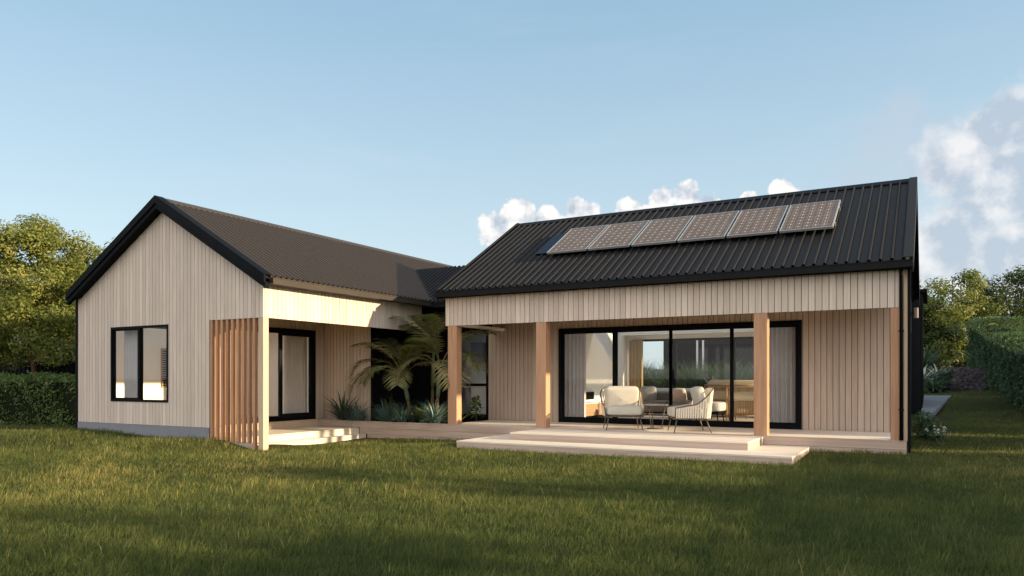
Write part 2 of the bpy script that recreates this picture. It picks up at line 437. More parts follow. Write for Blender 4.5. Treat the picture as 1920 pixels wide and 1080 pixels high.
def backing(mb, u0, u1, z0, z1, plane, off, holes=(), top=None, th=.05):
    """dark building paper/framing layer right behind boards, cut round the openings"""
    us = sorted({u0, u1, *[h for hl in holes for h in hl[:2] if u0 < h < u1]})
    if top: us = sorted({*us, *[u for u in (-14.25,) if u0 < u < u1]})
    for a, b in zip(us[:-1], us[1:]):
        mid = (a + b) / 2; spans = [(z0, None)]
        for hl in holes:
            if hl[0] <= mid <= hl[1]: spans = [(z0, hl[2]), (hl[3], None)]
        for za, zb in spans:
            ta = (top(a) if top else z1) if zb is None else zb; tb = (top(b) if top else z1) if zb is None else zb
            if max(ta, tb) - za < .01: continue
            o0, o1 = off, off + th
            if plane == 'y': mb.hexa([(a, o0, za), (b, o0, za), (b, o1, za), (a, o1, za), (a, o0, ta), (b, o0, tb), (b, o1, tb), (a, o1, ta)])
            else: mb.hexa([(o0, a, za), (o0, b, za), (o1, b, za), (o1, a, za), (o0, a, ta), (o0, b, tb), (o1, b, tb), (o1, a, ta)])

# ---- left wing geometry
LX0, LX1, LY = -17.33, -11.25, 10.25
LEX, LEZ, LRX = -11.04, 3.375, -14.22       # eave edge, eave height, ridge
LRZ = LEZ + TAN * (LEX - LRX); LEX2 = LRX - (LEX - LRX)
def ltop(x): return LEZ + TAN * (LEX - x if x > LRX else x - LEX2) - .10
WIN = (-16.07, -14.08, .92, 2.575)
PORX = -12.8
mb = MB()
boards(mb, LX0, PORX, .43, 0, 'y', LY, -1, [WIN], ltop)
boards(mb, PORX, LX1, 2.61, 0, 'y', LY, -1, [], ltop)
gw = mb.build('gable_wall', M['clad'], house)
mb = MB(); backing(mb, LX0, PORX, .43, 0, 'y', LY + .024, [WIN], lambda x: ltop(x) - .01); backing(mb, PORX, LX1 - .03, 2.62, 0, 'y', LY + .024, [], lambda x: ltop(x) - .01)
mb.build('wall_framing', M['black_clad'], gw)
mb = MB()
boards(mb, LY + .024, 15.26, 2.61, 3.262, 'x', LX1, 1)
fw = mb.build('fascia_cladding', M['clad'], house)
mb = MB(); backing(mb, LY + .08, 15.26, 2.62, 3.25, 'x', LX1 - .08); mb.build('wall_framing', M['black_clad'], fw)
# porch recess
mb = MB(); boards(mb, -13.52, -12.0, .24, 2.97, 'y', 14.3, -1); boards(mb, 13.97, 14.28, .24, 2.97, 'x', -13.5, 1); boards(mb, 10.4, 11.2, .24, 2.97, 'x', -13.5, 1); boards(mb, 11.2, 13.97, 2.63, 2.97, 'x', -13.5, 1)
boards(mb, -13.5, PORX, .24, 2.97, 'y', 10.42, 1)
pw = mb.build('porch_wall', M['clad_part_lit'], house)
mb = MB(); mb.box(-13.52, -12.03, 14.325, 14.37, .2, 2.97); mb.box(-13.57, -13.523, 13.97, 14.32, .2, 2.97); mb.box(-13.57, -13.523, 10.4, 11.2, .2, 2.97); mb.box(-13.57, -13.523, 11.2, 13.97, 2.63, 2.97)
mb.build('wall_framing', M['black_clad'], pw)
mb = MB()
y = 10.42
while y < 14.28:
    mb.box(-13.5, LX1 - .09, y, min(y + .135, 14.29), 2.97, 2.99); y += .14
mb.build('porch_soffit', M['soffit'], house)
mb = MB(); mb.box(LX0, PORX, LY - .012, LY + .2, .0, .425); mb.box(LX0 - .002, LX0 + .25, LY + .2, 24, .0, .425)
mb.build('foundation', M['conc'], house)
mb = MB(); mb.box(LX0 - .05, LX0 - .003, LY - .03, LY + .10, .05, 3.30)
mb.box(LX0 - .04, LX0 - .004, LY + .11, 23.9, .43, 3.2)
mb.build('side_wall', M['black_clad'], house)

def roof_slope(name, mat, e0, u, L, v, S, nrm, parent, pitch=.145, rib=.042):
    """ribbed sheet. e0: eave corner, u along the eave, v up the slope, nrm outward"""
    e0 = Vector(e0); u = Vector(u); v = Vector(v); nrm = Vector(nrm); prof = []
    n = int(round(L / pitch)); p = L / n
    for i in range(n):
        a = i * p
        for du, h in ((0, 0), (p - .060, 0), (p - .042, rib), (p - .018, rib)): prof.append((a + du, h))
    prof.append((L, 0))
    mb = MB(); vs = []; fs = []
    for (a, h) in prof:
        for s_ in (0, S): vs.append(e0 + u * a + v * s_ + nrm * h)
    for i in range(len(prof) - 1): fs.append((2 * i, 2 * i + 2, 2 * i + 3, 2 * i + 1))
    k = len(vs)
    for a in (0, L):
        for s_ in (0, S): vs.append(e0 + u * a + v * s_ - nrm * .03)
    fs += [(k, k + 1, k + 3, k + 2), (0, 1, k + 1, k), (len(prof) * 2 - 2, k + 2, k + 3, len(prof) * 2 - 1)]
    mb.add(vs, fs, .5)
    return mb.build(name, mat, parent)

c30, s30 = math.cos(R(30)), math.sin(R(30))
LY0, LY1 = 10.09, 24.0
SL = (LEX - LRX) / c30
roofL = roof_slope('roof', M['roof'], (LEX, LY0, LEZ), (0, 1, 0), LY1 - LY0, (-c30, 0, s30), SL, (s30, 0, c30), house)
vL = Vector((c30, 0, s30)); eL = Vector((LEX2, 0, LEZ))
def far(y0, y1, s0, s1):
    q = eL + vL * s0; return roof_slope('far_slope', M['roof'], (q.x, y0, q.z), (0, 1, 0), y1 - y0, vL, s1 - s0, (-s30, 0, c30), roofL)
far(LY0, 10.9, 0, SL); far(13.9, LY1, 0, SL); far(10.9, 13.9, 0, .3); far(10.9, 13.9, 3.3, SL)
mb = MB(); q0 = eL + vL * .3; q1 = eL + vL * 3.3
for (ya, yb, qa, qb) in ((10.9, 10.96, q0, q1), (13.84, 13.9, q0, q1), (10.96, 13.84, q0, q0 + vL * .06), (10.96, 13.84, q1 - vL * .06, q1)):
    mb.hexa([(qa.x, ya, qa.z), (qb.x, ya, qb.z), (qb.x, yb, qb.z), (qa.x, yb, qa.z), (qa.x - .04, ya, qa.z + .07), (qb.x - .04, ya, qb.z + .07), (qb.x - .04, yb, qb.z + .07), (qa.x - .04, yb, qa.z + .07)])
skl = mb.build('added_skylight', M['black'], roofL)  # opening added on the hidden slope to brighten the bedroom
mb = MB(); mb.hexa([(q0.x + .03, 10.97, q0.z + .05), (q1.x - .08, 10.97, q1.z + .015), (q1.x - .08, 13.83, q1.z + .015), (q0.x + .03, 13.83, q0.z + .05), (q0.x + .03, 10.97, q0.z + .056), (q1.x - .08, 10.97, q1.z + .021), (q1.x - .08, 13.83, q1.z + .021), (q0.x + .03, 13.83, q0.z + .056)])
mb.build('pane', M['glass'], skl)
mb = MB()   # ridge cap
mb.prism([(LRX, LY0 - .03, LRZ + .052), (LRX + .15, LY0 - .03, LRZ + .040 - .15 * TAN), (LRX + .15, LY0 - .03, LRZ + .025 - .15 * TAN), (LRX, LY0 - .03, LRZ + .03), (LRX - .15, LY0 - .03, LRZ + .025 - .15 * TAN), (LRX - .15, LY0 - .03, LRZ + .040 - .15 * TAN)], (0, LY1 - LY0, 0))
mb.build('ridge_cap', M['roof'], roofL)
mb = MB()   # barge boards at the front gable: upper cap flashing and lower board
for sx in (1, -1):
    ex = LEX + .05 if sx > 0 else LEX2 - .05
    for (t0, t1, y0, y1) in ((.055, -.095, LY0 - .065, LY0 - .02), (-.097, -.205, LY0 - .035, LY0 + .06)):
        ez = LEZ - .05 * TAN
        pl = [(ex, y0, ez + t1), (LRX, y0, LRZ + t1), (LRX, y0, LRZ + t0), (ex, y0, ez + t0)]
        mb.prism(pl, (0, y1 - y0, 0))
    mb.prism([(ex, LY0 - .068, LEZ - .05 * TAN + .058), (LRX, LY0 - .068, LRZ + .058), (LRX, LY0 - .068, LRZ + .064), (ex, LY0 - .068, LEZ - .05 * TAN + .064)], (0, .2, 0))
mb.build('barge_board', M['black'], roofL)
mb = MB()   # gable soffit closing the overhang
for sx in (1, -1):
    ex = LEX - .19 if sx > 0 else LEX2 + .19
    ez = LEZ - .205 + .19 * TAN
    mb.prism([(ex, LY0 + .06, ez - .002), (LRX, LY0 + .06, LRZ - .207), (LRX, LY0 + .06, LRZ - .19), (ex, LY0 + .06, ez + .015)], (0, LY - LY0 - .07, 0))
mb.build('gable_soffit', M['black'], roofL)
def gutter(mb, axis, a0, a1, w0, w1, z0, z1):
    """box gutter with a rolled lip; axis 'y': runs along Y"""
    def bx(u0, u1, wa, wb, za, zb):
        wa, wb = min(wa, wb), max(wa, wb)
        if axis == 'y': mb.box(wa, wb, u0, u1, za, zb, .5)
        else: mb.box(u0, u1, wa, wb, za, zb, .5)
    d = 1 if w1 > w0 else -1
    bx(a0, a1, w0, w1, z0, z0 + .006); bx(a0, a1, w1 - d * .006, w1, z0 + .006, z1); bx(a0, a1, w1 - d * .002, w1 + d * .010, z1 - .012, z1 + .003)
    bx(a0, a0 + .006, w0, w1 - d * .006, z0 + .006, z1 - .01); bx(a1 - .006, a1, w0, w1 - d * .006, z0 + .006, z1 - .01)
mb = MB(); gutter(mb, 'y', LY0 + .12, 15.42, LEX - .015, LEX + .10, LEZ - .135, LEZ - .02); mb.build('gutter', M['roof'], roofL)
mb = MB(); mb.box(LX1 - .03, LX1 + .012, LY - .0 + .03, 15.26, 3.265, 3.30); mb.box(LEX - .07, LEX - .02, LY0 + .12, 15.4, 3.235, 3.31); mb.box(LX1 + .012, LEX - .07, LY + .02, 15.4, 3.27, 3.29)
mb.build('eave_board', M['gutter'], roofL)
mb = MB(); mb.bbox(LX1 - .10, LX1 + .012, 15.265, 15.38, 2.66, 3.26); mb.build('beam_end', M['clad_shade'], house)

# corner post + slat screen + porch
mb = MB(); mb.bbox(LX1 - .145, LX1 - .001, LY + .001, LY + .135, -.02, 2.607); mb.build('post', M['pale_post'], house, 'pale square corner post at the slatted porch screen')
for i in range(9):
    x0 = PORX + .02 + i * .153
    mb = MB(); mb.bbox(x0, x0 + .066, LY + .004, LY + .076, .17 if i < 8 else .0, 2.605, .003); mb.build('slat', M['slat'], house)
mb = MB(); mb.box(PORX, LX1 - .30, LY + .03, LY + .10, .0, .165); mb.build('screen_base_board', M['riser_x'], house)
mb = MB(); y = 10.40
for i in range(10):
    x0 = -13.45 + i * .141
    mb.box(x0, x0 + .136, 10.40, 13.93, .222, .25)
mb.box(-12.075, -12.04, 10.40, 13.93, .0, .219, .4); mb.build('porch_deck', M['deck_y'], house)
mb = MB(); mb.box(-12.038, -11.93, 10.40, 13.93, .075, .105); mb.box(-11.926, -11.82, 10.40, 13.93, .075, .105); mb.box(-11.85, -11.825, 10.40, 13.93, -.05, .073); mb.build('porch_step', M['deck_y'], house)
mb = MB(); mb.box(-13.56, -13.40, 11.15, 13.98, .252, .40); mb.box(-13.46, -13.385, 11.1, 14.0, .40, .416); mb.build('door_sill', M['pale_post'], house)

# framed glazing helper -------------------------------------------------
def frame_rect(mb, plane, u0, u1, z0, z1, o0, o1, w):
    def bx(a, b, c, d):
        if plane == 'y': mb.box(a, b, o0, o1, c, d, .5)
        else: mb.box(o0, o1, a, b, c, d, .5)
    bx(u0, u1, z1 - w, z1); bx(u0, u1, z0, z0 + w); bx(u0, u0 + w, z0 + w, z1 - w); bx(u1 - w, u1, z0 + w, z1 - w)
def pane_box(plane, u0, u1, z0, z1, o):
    mb = MB()
    if plane == 'y': mb.box(u0, u1, o, o + .006, z0, z1, .5)
    else: mb.box(o, o + .006, u0, u1, z0, z1, .5)
    return mb
# bedroom window
mb = MB(); frame_rect(mb, 'y', WIN[0], WIN[1], WIN[2], WIN[3], LY - .012, LY + .09, .05)
mb.box(-15.115, -15.045, LY - .006, LY + .085, WIN[2] + .05, WIN[3] - .05, .5); 
wf = mb.build('window', M['black'], house)
mb = MB(); frame_rect(mb, 'y', -16.02, -15.115, .97, 2.525, LY + .02, LY + .06, .035); mb.build('sash', M['black'], wf)
pane_box('y', -15.99, -15.14, 1.0, 2.49, LY + .038).build('pane', M['glass'], wf)
pane_box('y', -15.045, -14.13, .97, 2.525, LY + .048).build('pane', M['glass'], wf)
# porch sliding door
mb = MB(); frame_rect(mb, 'x', 11.2, 13.96, .418, 2.628, -13.56, -13.47, .07); 
df = mb.build('sliding_door', M['black'], house)
mb = MB(); frame_rect(mb, 'x', 12.79, 13.89, .488, 2.558, -13.545, -13.50, .10); sd = mb.build('door_leaf', M['gutter'], df)
pane_box('x', 12.89, 13.79, .588, 2.458, -13.525).build('pane', M['glass'], sd)
mb = MB(); frame_rect(mb, 'x', 11.27, 12.87, .488, 2.558, -13.555, -13.546, .05); s2 = mb.build('fixed_leaf', M['black'], df)
pane_box('x', 11.32, 12.82, .538, 2.508, -13.553).build('pane', M['glass'], s2)

# bedroom interior
mb = MB(); mb.box(-17.2, -13.6, 10.35, 14.5, .40, .43); mb.build('bedroom_floor', M['carpet'], house)
mb = MB(); mb.box(-14.55, -13.6, 10.34, 14.5, 2.70, 2.74); mb.box(-17.2, -14.55, 10.34, 10.9, 2.70, 2.74); mb.box(-17.2, -14.55, 13.9, 14.5, 2.70, 2.74)
mb.box(-14.59, -14.55, 10.9, 13.9, 2.745, 4.85); mb.box(-17.2, -14.6, 10.86, 10.9, 2.745, 3.4); mb.box(-17.2, -14.6, 13.9, 13.94, 2.745, 3.4)
mb.build('bedroom_ceiling', M['ceil'], house)
mb = MB()
mb.box(-17.28, -17.2, 10.34, 14.5, .43, 2.7); mb.box(-17.2, -13.6, 14.42, 14.5, .43, 2.7)
for (a, b, c, d) in ((-17.2, -16.07, .43, 2.7), (-14.08, -13.6, .43, 2.7), (-16.07, -14.08, .43, .92), (-16.07, -14.08, 2.575, 2.7)): mb.box(a, b, 10.345, 10.36, c, d)
mb.box(-13.6, -13.58, 10.4, 11.2, .43, 2.7); mb.box(-13.6, -13.58, 13.97, 14.42, .43, 2.7); mb.box(-13.6, -13.58, 11.2, 13.97, 2.63, 2.7)
mb.build('bedroom_wall', M['plaster_w'], house)
mb = MB(); mb.bbox(-14.95, -14.15, 14.385, 14.418, .44, 2.5); frame_rect(mb, 'y', -15.03, -14.07, .44, 2.56, 14.39, 14.417, .07)
idr = mb.build('interior_door', M['white'], house)
mb = MB(); mb.bbox(-14.28, -14.24, 14.37, 14.384, 1.30, 1.48, .003); mb.tube([(-14.26, 14.38, 1.40), (-14.26, 14.33, 1.40), (-14.36, 14.33, 1.40)], .010); mb.tube([(-14.26, 14.372, 1.24), (-14.26, 14.384, 1.24)], .02)
mb.build('handle', M['black'], idr)

# ---- link between the wings
mb = MB()
boards(mb, -12.0, -10.62, .1, 3.25, 'y', 16.0, -1); boards(mb, -10.62, -9.66, 2.62, 3.25, 'y', 16.0, -1); boards(mb, 14.33, 15.98, .1, 3.2, 'x', -12.0, 1)
boards(mb, -10.62, -9.66, .1, .40, 'y', 16.0, -1)
mb.box(-12.08, -12.025, 14.38, 16.1, .1, 3.2); mb.box(-12.0, -10.62, 16.025, 16.06, .1, 3.25); mb.box(-10.62, -9.66, 16.025, 16.06, 2.62, 3.25)
mb.build('link_wall', M['black_clad'], house)
mb = MB(); frame_rect(mb, 'y', -10.62, -9.655, .40, 2.62, 15.985, 16.08, .055); mb.box(-10.565, -9.71, 15.99, 16.075, 1.235, 1.305, .5)
kw = mb.build('kitchen_window', M['black'], house)
pane_box('y', -10.565, -9.71, .455, 1.235, 16.03).build('pane', M['glass'], kw)
pane_box('y', -10.565, -9.71, 1.305, 2.565, 16.03).build('pane', M['glass'], kw)
LKZ = 3.345
SK = 2.1 / c30
roofK = roof_slope('link_roof', M['roof_dark'], (-14.2, 15.46, LKZ), (1, 0, 0), 4.58, (0, c30, s30), SK, (0, -s30, c30), house)
eK = Vector((0, 15.46 + 4.2, LKZ)); vK = Vector((0, -c30, s30))
def fark(x0, x1, s0, s1):
    q = eK + vK * s0; roof_slope('far_slope', M['roof_dark'], (x0, q.y, q.z), (1, 0, 0), x1 - x0, vK, s1 - s0, (0, s30, c30), roofK)
fark(-14.2, -12.0, 0, SK); fark(-12.0, -9.62, 0, .25); fark(-12.0, -9.62, 2.05, SK)
a = eK + vK * .26; b = eK + vK * 2.04
mb = MB(); mb.hexa([(-12, a.y, a.z), (-9.62, a.y, a.z), (-9.62, b.y, b.z), (-12, b.y, b.z), (-12, a.y, a.z + .006), (-9.62, a.y, a.z + .006), (-9.62, b.y, b.z + .006), (-12, b.y, b.z + .006)]); mb.build('added_skylight', M['glass'], roofK)  # glazing added on the unseen rear slope to brighten the kitchen
mb = MB(); gutter(mb, 'x', -10.92, -9.63, 15.475, 15.36, LKZ - .135, LKZ - .02); mb.box(-10.93, -9.63, 15.48, 15.51, LKZ - .16, LKZ - .035, .5); mb.box(-11.9, -9.63, 15.515, 15.99, 3.22, 3.24, .5); mb.build('gutter', M['gutter'], roofK)

# ---- right wing
RX0, RX1, RYF, RYW, RYB = -9.54, -.44, 13.95, 16.0, 21.05
REY, REZ, RRY = 13.80, 3.375, 17.5
RRZ = REZ + TAN * (RRY - REY)
DOOR = (-7.705, -2.28, .40, 2.605)
mb = MB(); boards(mb, RX0, RX1 + .02, 2.61, 3.262, 'y', RYF, -1); fr = mb.build('fascia_cladding', M['clad'], house)
mb = MB(); mb.box(RX0, RX1, RYF + .024, RYF + .10, 2.612, 3.25); mb.box(RX0 - .03, RX0 - .002, RYF + .01, RYB, 2.612, 3.25); mb.build('wall_framing', M['black_clad'], fr)
mb = MB(); boards(mb, -9.65, -.47, .385, 2.97, 'y', RYW, -1, [DOOR]); vw = mb.build('verandah_wall', M['clad_shade'], house)
mb = MB(); backing(mb, -9.65, -.47, .38, 2.97, 'y', RYW + .024, [DOOR]); mb.build('wall_framing', M['black_clad'], vw)
mb = MB(); x = -9.54
yy = RYF + .10
while yy < 15.97:
    mb.box(RX0, RX1, yy, min(yy + .135, 15.975), 2.972, 2.99); yy += .14
mb.build('verandah_soffit', M['soffit'], house)
mb = MB(); mb.bbox(-9.30, -9.14, RYF + .105, 15.97, 2.595, 2.66); mb.build('end_beam', M['white'], house)
for (a, b) in ((-9.478, -9.24), (-7.25, -7.015), (-2.81, -2.575), (-.60, -.475)):
    w = b - a
    mb = MB(); mb.bbox(a, b, RYF + .004, RYF + .004 + min(w, .2), .402, 2.607, .004); mb.build('post', M['cedar'], house)
mb = MB(); mb.bbox(-.408, -.345, RYF + .0, RYF + .09, .402, 3.24, .003); mb.build('end_trim', M['pale_post'], house)
mb = MB(); mb.box(-.343, -.30, RYF - .02, RYF + .10, .2, 3.28); mb.build('corner_flashing', M['black'], house)
mb = MB(); mb.tube([(-.437, RYF - .03, .41), (-.437, RYF - .03, 3.05), (-.437, RYF - .06, 3.12), (-.437, RYF - .09, 3.26)], .033, 14)
for z in (.9, 2.2): mb.box(-.475, -.40, RYF - .066, RYF - .002, z, z + .03)
mb.build('downpipe', M['black'], house)
# end wall with unseen side glazing added to light the living room (closed at the verandah)
mb = MB()
ENDW = (16.25, 20.8, .42, 2.62)
boards(mb, RYW + .03, RYB, .3, 2.97, 'x', RX1 - .0, 1, [ENDW]); 
boards(mb, RYF + .11, RYB, 2.99, 0, 'x', RX1 - .0, 1, [], lambda y_: REZ + TAN * (y_ - REY if y_ < RRY else 2 * RRY - REY - y_) - .12)
mb.build('end_wall', M['black_clad'], house)
mb = MB(); boards(mb, RYF + .11, RYB, 2.99, 0, 'x', RX0 + .002, -1, [], lambda y_: REZ + TAN * (y_ - REY if y_ < RRY else 2 * RRY - REY - y_) - .12)
mb.build('gable_end', M['black_clad'], house)
mb = MB(); frame_rect(mb, 'x', ENDW[0], ENDW[1], ENDW[2], ENDW[3], RX1 - .08, RX1 + .005, .06); mb.box(RX1 - .07, RX1, 18.47, 18.53, .48, 2.54, .5); ew = mb.build('added_side_window', M['black'], house)
pane_box('x', 16.31, 18.47, .48, 2.56, RX1 - .04).build('pane', M['glass'], ew); pane_box('x', 18.53, 20.74, .48, 2.56, RX1 - .04).build('pane', M['glass'], ew)

SRR = (RRY - REY) / c30
RXL, RXR = -9.64, -.27
roofR = roof_slope('roof', M['roof_dark'], (RXL, REY, REZ), (1, 0, 0), RXR - RXL - .10, (0, c30, s30), SRR, (0, -s30, c30), house, .172)
vB = Vector((0, -c30, s30)); eB = Vector((0, 2 * RRY - REY, REZ)); RLEN = RXR - RXL - .10
def farr(x0, x1, s0, s1):
    q = eB + vB * s0; return roof_slope('far_slope', M['roof_dark'], (x0, q.y, q.z), (1, 0, 0), x1 - x0, vB, s1 - s0, (0, s30, c30), roofR)
farr(RXL, -9.2, 0, SRR); farr(-1.2, RXL + RLEN, 0, SRR); farr(-9.2, -1.2, 0, .7); farr(-9.2, -1.2, 3.3, SRR)
mb = MB(); q0 = eB + vB * .7; q1 = eB + vB * 3.3
for (xa, xb, qa, qb) in ((-9.2, -9.14, q0, q1), (-1.26, -1.2, q0, q1), (-9.14, -1.26, q0, q0 + vB * .06), (-9.14, -1.26, q1 - vB * .06, q1), (-6.6, -6.5, q0 + vB * .06, q1 - vB * .06), (-3.9, -3.8, q0 + vB * .06, q1 - vB * .06)):
    mb.hexa([(xa, qa.y, qa.z), (xb, qa.y, qa.z), (xb, qb.y, qb.z), (xa, qb.y, qb.z), (xa, qa.y + .03, qa.z + .07), (xb, qa.y + .03, qa.z + .07), (xb, qb.y + .03, qb.z + .07), (xa, qb.y + .03, qb.z + .07)])
skr = mb.build('added_skylight', M['black'], roofR)  # added on the unseen rear slope to light the living room
for (xa, xb) in ((-9.13, -6.61), (-6.49, -3.91), (-3.79, -1.27)):
    a = q0 + vB * .065; b = q1 - vB * .065
    mb = MB(); mb.hexa([(xa, a.y, a.z + .03), (xb, a.y, a.z + .03), (xb, b.y, b.z + .03), (xa, b.y, b.z + .03), (xa, a.y, a.z + .036), (xb, a.y, a.z + .036), (xb, b.y, b.z + .036), (xa, b.y, b.z + .036)])
    mb.build('pane', M['glass'], skr)
mb = MB()
mb.prism([(RXL - .02, RRY, RRZ + .052), (RXL - .02, RRY - .15, RRZ + .040 - .15 * TAN), (RXL - .02, RRY - .15, RRZ + .026 - .15 * TAN), (RXL - .02, RRY, RRZ + .03), (RXL - .02, RRY + .15, RRZ + .026 - .15 * TAN), (RXL - .02, RRY + .15, RRZ + .040 - .15 * TAN)], (RXR - RXL - .10, 0, 0))
mb.build('ridge_cap', M['gutter'], roofR)
# barge caps: flat capping on the sheet and a hanging face, both ends
for (xa, xb, xf0, xf1) in ((RXR - .13, RXR + .012, RXR - .004, RXR + .014), (RXL - .03, RXL + .04, RXL - .034, RXL - .012)):
    mb = MB()
    for sgn in (1, -1):
        ey = REY - .02 if sgn > 0 else 2 * RRY - REY + .02
        ez = REZ - .02 * TAN
        mb.prism([(xa, ey, ez + .04), (xa, RRY, RRZ + .055), (xa, RRY, RRZ + .070), (xa, ey, ez + .055)], (xb - xa, 0, 0), .5)
        mb.prism([(xf0, ey, ez - .20), (xf0, RRY, RRZ - .19), (xf0, RRY, RRZ + .05), (xf0, ey, ez + .035)], (xf1 - xf0, 0, 0), .5)
    mb.build('barge_cap', M['roof_dark'], roofR)
mb = MB(); gutter(mb, 'x', RXL - .02, RXR + .0, REY + .015, REY - .105, REZ - .135, REZ - .02); mb.build('gutter', M['gutter'], roofR)
mb = MB(); mb.box(RXL, RXR - .02, REY + .02, REY + .05, 3.22, 3.34); mb.box(RXL, RXR - .02, REY + .05, RYF + .09, 3.268, 3.285); mb.build('eave_board', M['black'], roofR)

# deck, platform, step, planter face
mb = MB(); yy = RYF + .03
while yy < 15.95:
    mb.box(RX0, -.36, yy, min(yy + .134, 15.97), .372, .40); yy += .1415
mb.build('verandah_deck', M['deck_x'], house)
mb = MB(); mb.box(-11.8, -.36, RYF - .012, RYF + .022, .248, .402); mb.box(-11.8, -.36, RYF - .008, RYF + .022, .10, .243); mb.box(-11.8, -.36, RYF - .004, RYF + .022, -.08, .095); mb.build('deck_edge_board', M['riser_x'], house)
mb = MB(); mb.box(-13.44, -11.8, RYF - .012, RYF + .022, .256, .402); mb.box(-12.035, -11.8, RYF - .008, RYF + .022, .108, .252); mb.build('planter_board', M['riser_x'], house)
mb = MB(); mb.box(-13.42, RX0, RYF + .024, 14.05, .375, .404); mb.build('planter_coping', M['deck_x'], house)
def platform(x0, x1, y0, y1, z, zb, name):
    mb = MB(); yy = y0
    while yy < y1 - .02:
        mb.box(x0, x1, yy, min(yy + .134, y1), z - .028, z); yy += .1415
    ds = mb.build(name, M['deck_x'], house)
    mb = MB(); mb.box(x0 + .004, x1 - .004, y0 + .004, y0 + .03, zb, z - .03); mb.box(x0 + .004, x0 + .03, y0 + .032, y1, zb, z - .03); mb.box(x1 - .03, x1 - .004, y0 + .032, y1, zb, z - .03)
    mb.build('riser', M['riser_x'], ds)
platform(-7.15, -2.64, 12.66, RYF - .014, .382, .24, 'deck_platform')
platform(-7.92, -1.84, 11.95, RYF - .014, .24, .02, 'deck_step')

# front stacking door
mb = MB(); frame_rect(mb, 'y', DOOR[0], DOOR[1], DOOR[2] - .0, DOOR[3], RYW - .02, RYW + .10, .075)
fd = mb.build('glazed_door', M['black'], house)
xsd = [-7.63, -6.31, -4.99, -3.675, -2.355]
for i, (a, b) in enumerate(zip(xsd[:-1], xsd[1:])):
    oy = RYW + (.03 if i in (0, 3) else .0)
    mb = MB(); w = .055
    frame_rect(mb, 'y', a + (.0 if i == 0 else -.02), b + .02 - (.02 if i == 3 else 0), .475, 2.53, oy, oy + .035, w)
    lf = mb.build('door_leaf', M['black'], fd)
    pane_box('y', a + .035, b - .035, .53, 2.475, oy + .014).build('pane', M['glass'], lf)
mb = MB(); mb.bbox(-6.345, -6.225, RYW - .012, RYW + .03, .475, 2.53, .003); mb.build('meeting_stile', M['black'], fd)
mb = MB(); mb.bbox(-4.955, -4.935, RYW - .035, RYW - .002, 1.3, 1.62, .003); mb.build('handle', M['black'], fd)

# living room
mb = MB(); mb.box(-7.9, -.5, 16.1, 21.0, .385, .415); mb.build('living_floor', M['carpet'], house)
mb = MB(); mb.box(-9.6, -.5, 16.08, 18.3, 2.68, 2.72); mb.box(-9.6, -.5, 20.5, 21.0, 2.68, 2.72); mb.box(-9.6, -9.2, 18.3, 20.5, 2.68, 2.72); mb.box(-1.2, -.5, 18.3, 20.5, 2.68, 2.72)
mb.box(-9.2, -1.2, 18.26, 18.3, 2.725, 5.0); mb.box(-9.2, -1.2, 20.5, 20.54, 2.725, 3.6)
mb.build('living_ceiling', M['ceil'], house)
mb = MB(); mb.box(-7.9, -7.80, 16.08, 21.0, .415, 2.68); 
for (a, b, c, d) in ((-7.8, -7.705, .415, 2.68), (-2.28, -.5, .415, 2.68), (-7.705, -2.28, 2.605, 2.68)): mb.box(a, b, 16.08, 16.1, c, d)
for (a, b, c, d) in ((16.1, 16.25, .415, 2.68), (20.8, 20.9, .415, 2.68), (16.25, 20.8, 2.62, 2.68)): mb.box(-.56, -.525, a, b, c, d)
mb.box(-7.8, -7.66, 20.9, 21.0, .415, 2.68); mb.box(-7.66, -.56, 20.9, 21.0, 2.57, 2.68)
mb.build('living_wall', M['plaster'], house)
mb = MB(); boards(mb, -9.6, -9.2, .3, 2.97, 'y', RYB + .02, 1); boards(mb, -7.9, -7.66, .3, 2.97, 'y', RYB + .02, 1); mb.box(-9.6, RX1, RYB - .04, RYB, 2.73, 3.2); mb.build('rear_wall', M['black_clad'], house)
mb = MB(); frame_rect(mb, 'y', -7.66, -.6, .415, 2.57, 20.93, 21.02, .06)
for xm in (-6.46, -4.80, -3.1, -1.7): mb.box(xm, xm + .09, 20.93, 21.02, .475, 2.51, .5)
rg = mb.build('rear_glazing', M['black'], house)
xx = [-7.6, -6.46, -4.80, -3.1, -1.7, -.66]
for i in range(5): pane_box('y', xx[i] + (.09 if i else 0), xx[i + 1], .475, 2.51, 20.97).build('pane', M['glass'], rg)
# fireplace slot + shelf lines in the left living wall
mb = MB(); mb.box(-7.80, -7.775, 16.9, 18.3, .88, 1.08); mb.build('fireplace_slot', M['black'], house)
# kitchen (seen through the link window)
mb = MB(); mb.box(-12, -7.92, 16.1, 20.9, .385, .415); mb.build('kitchen_floor', M['carpet'], house)
mb = MB(); mb.box(-12, -9.62, 16.08, 16.5, 2.70, 2.74); mb.box(-12, -9.62, 16.46, 16.5, 2.745, 3.8); mb.build('kitchen_ceiling', M['ceil'], house)
mb = MB(); mb.box(-12.0, -9.7, 19.4, 19.48, .415, 2.7); mb.box(-12.05, -12.0, 16.1, 19.4, .415, 2.7); mb.build('kitchen_wall', M['plaster'], house)
mb = MB(); mb.box(-11.99, -9.75, 16.95, 17.02, .415, 2.69); mb.build('kitchen_partition', M['white'], house)
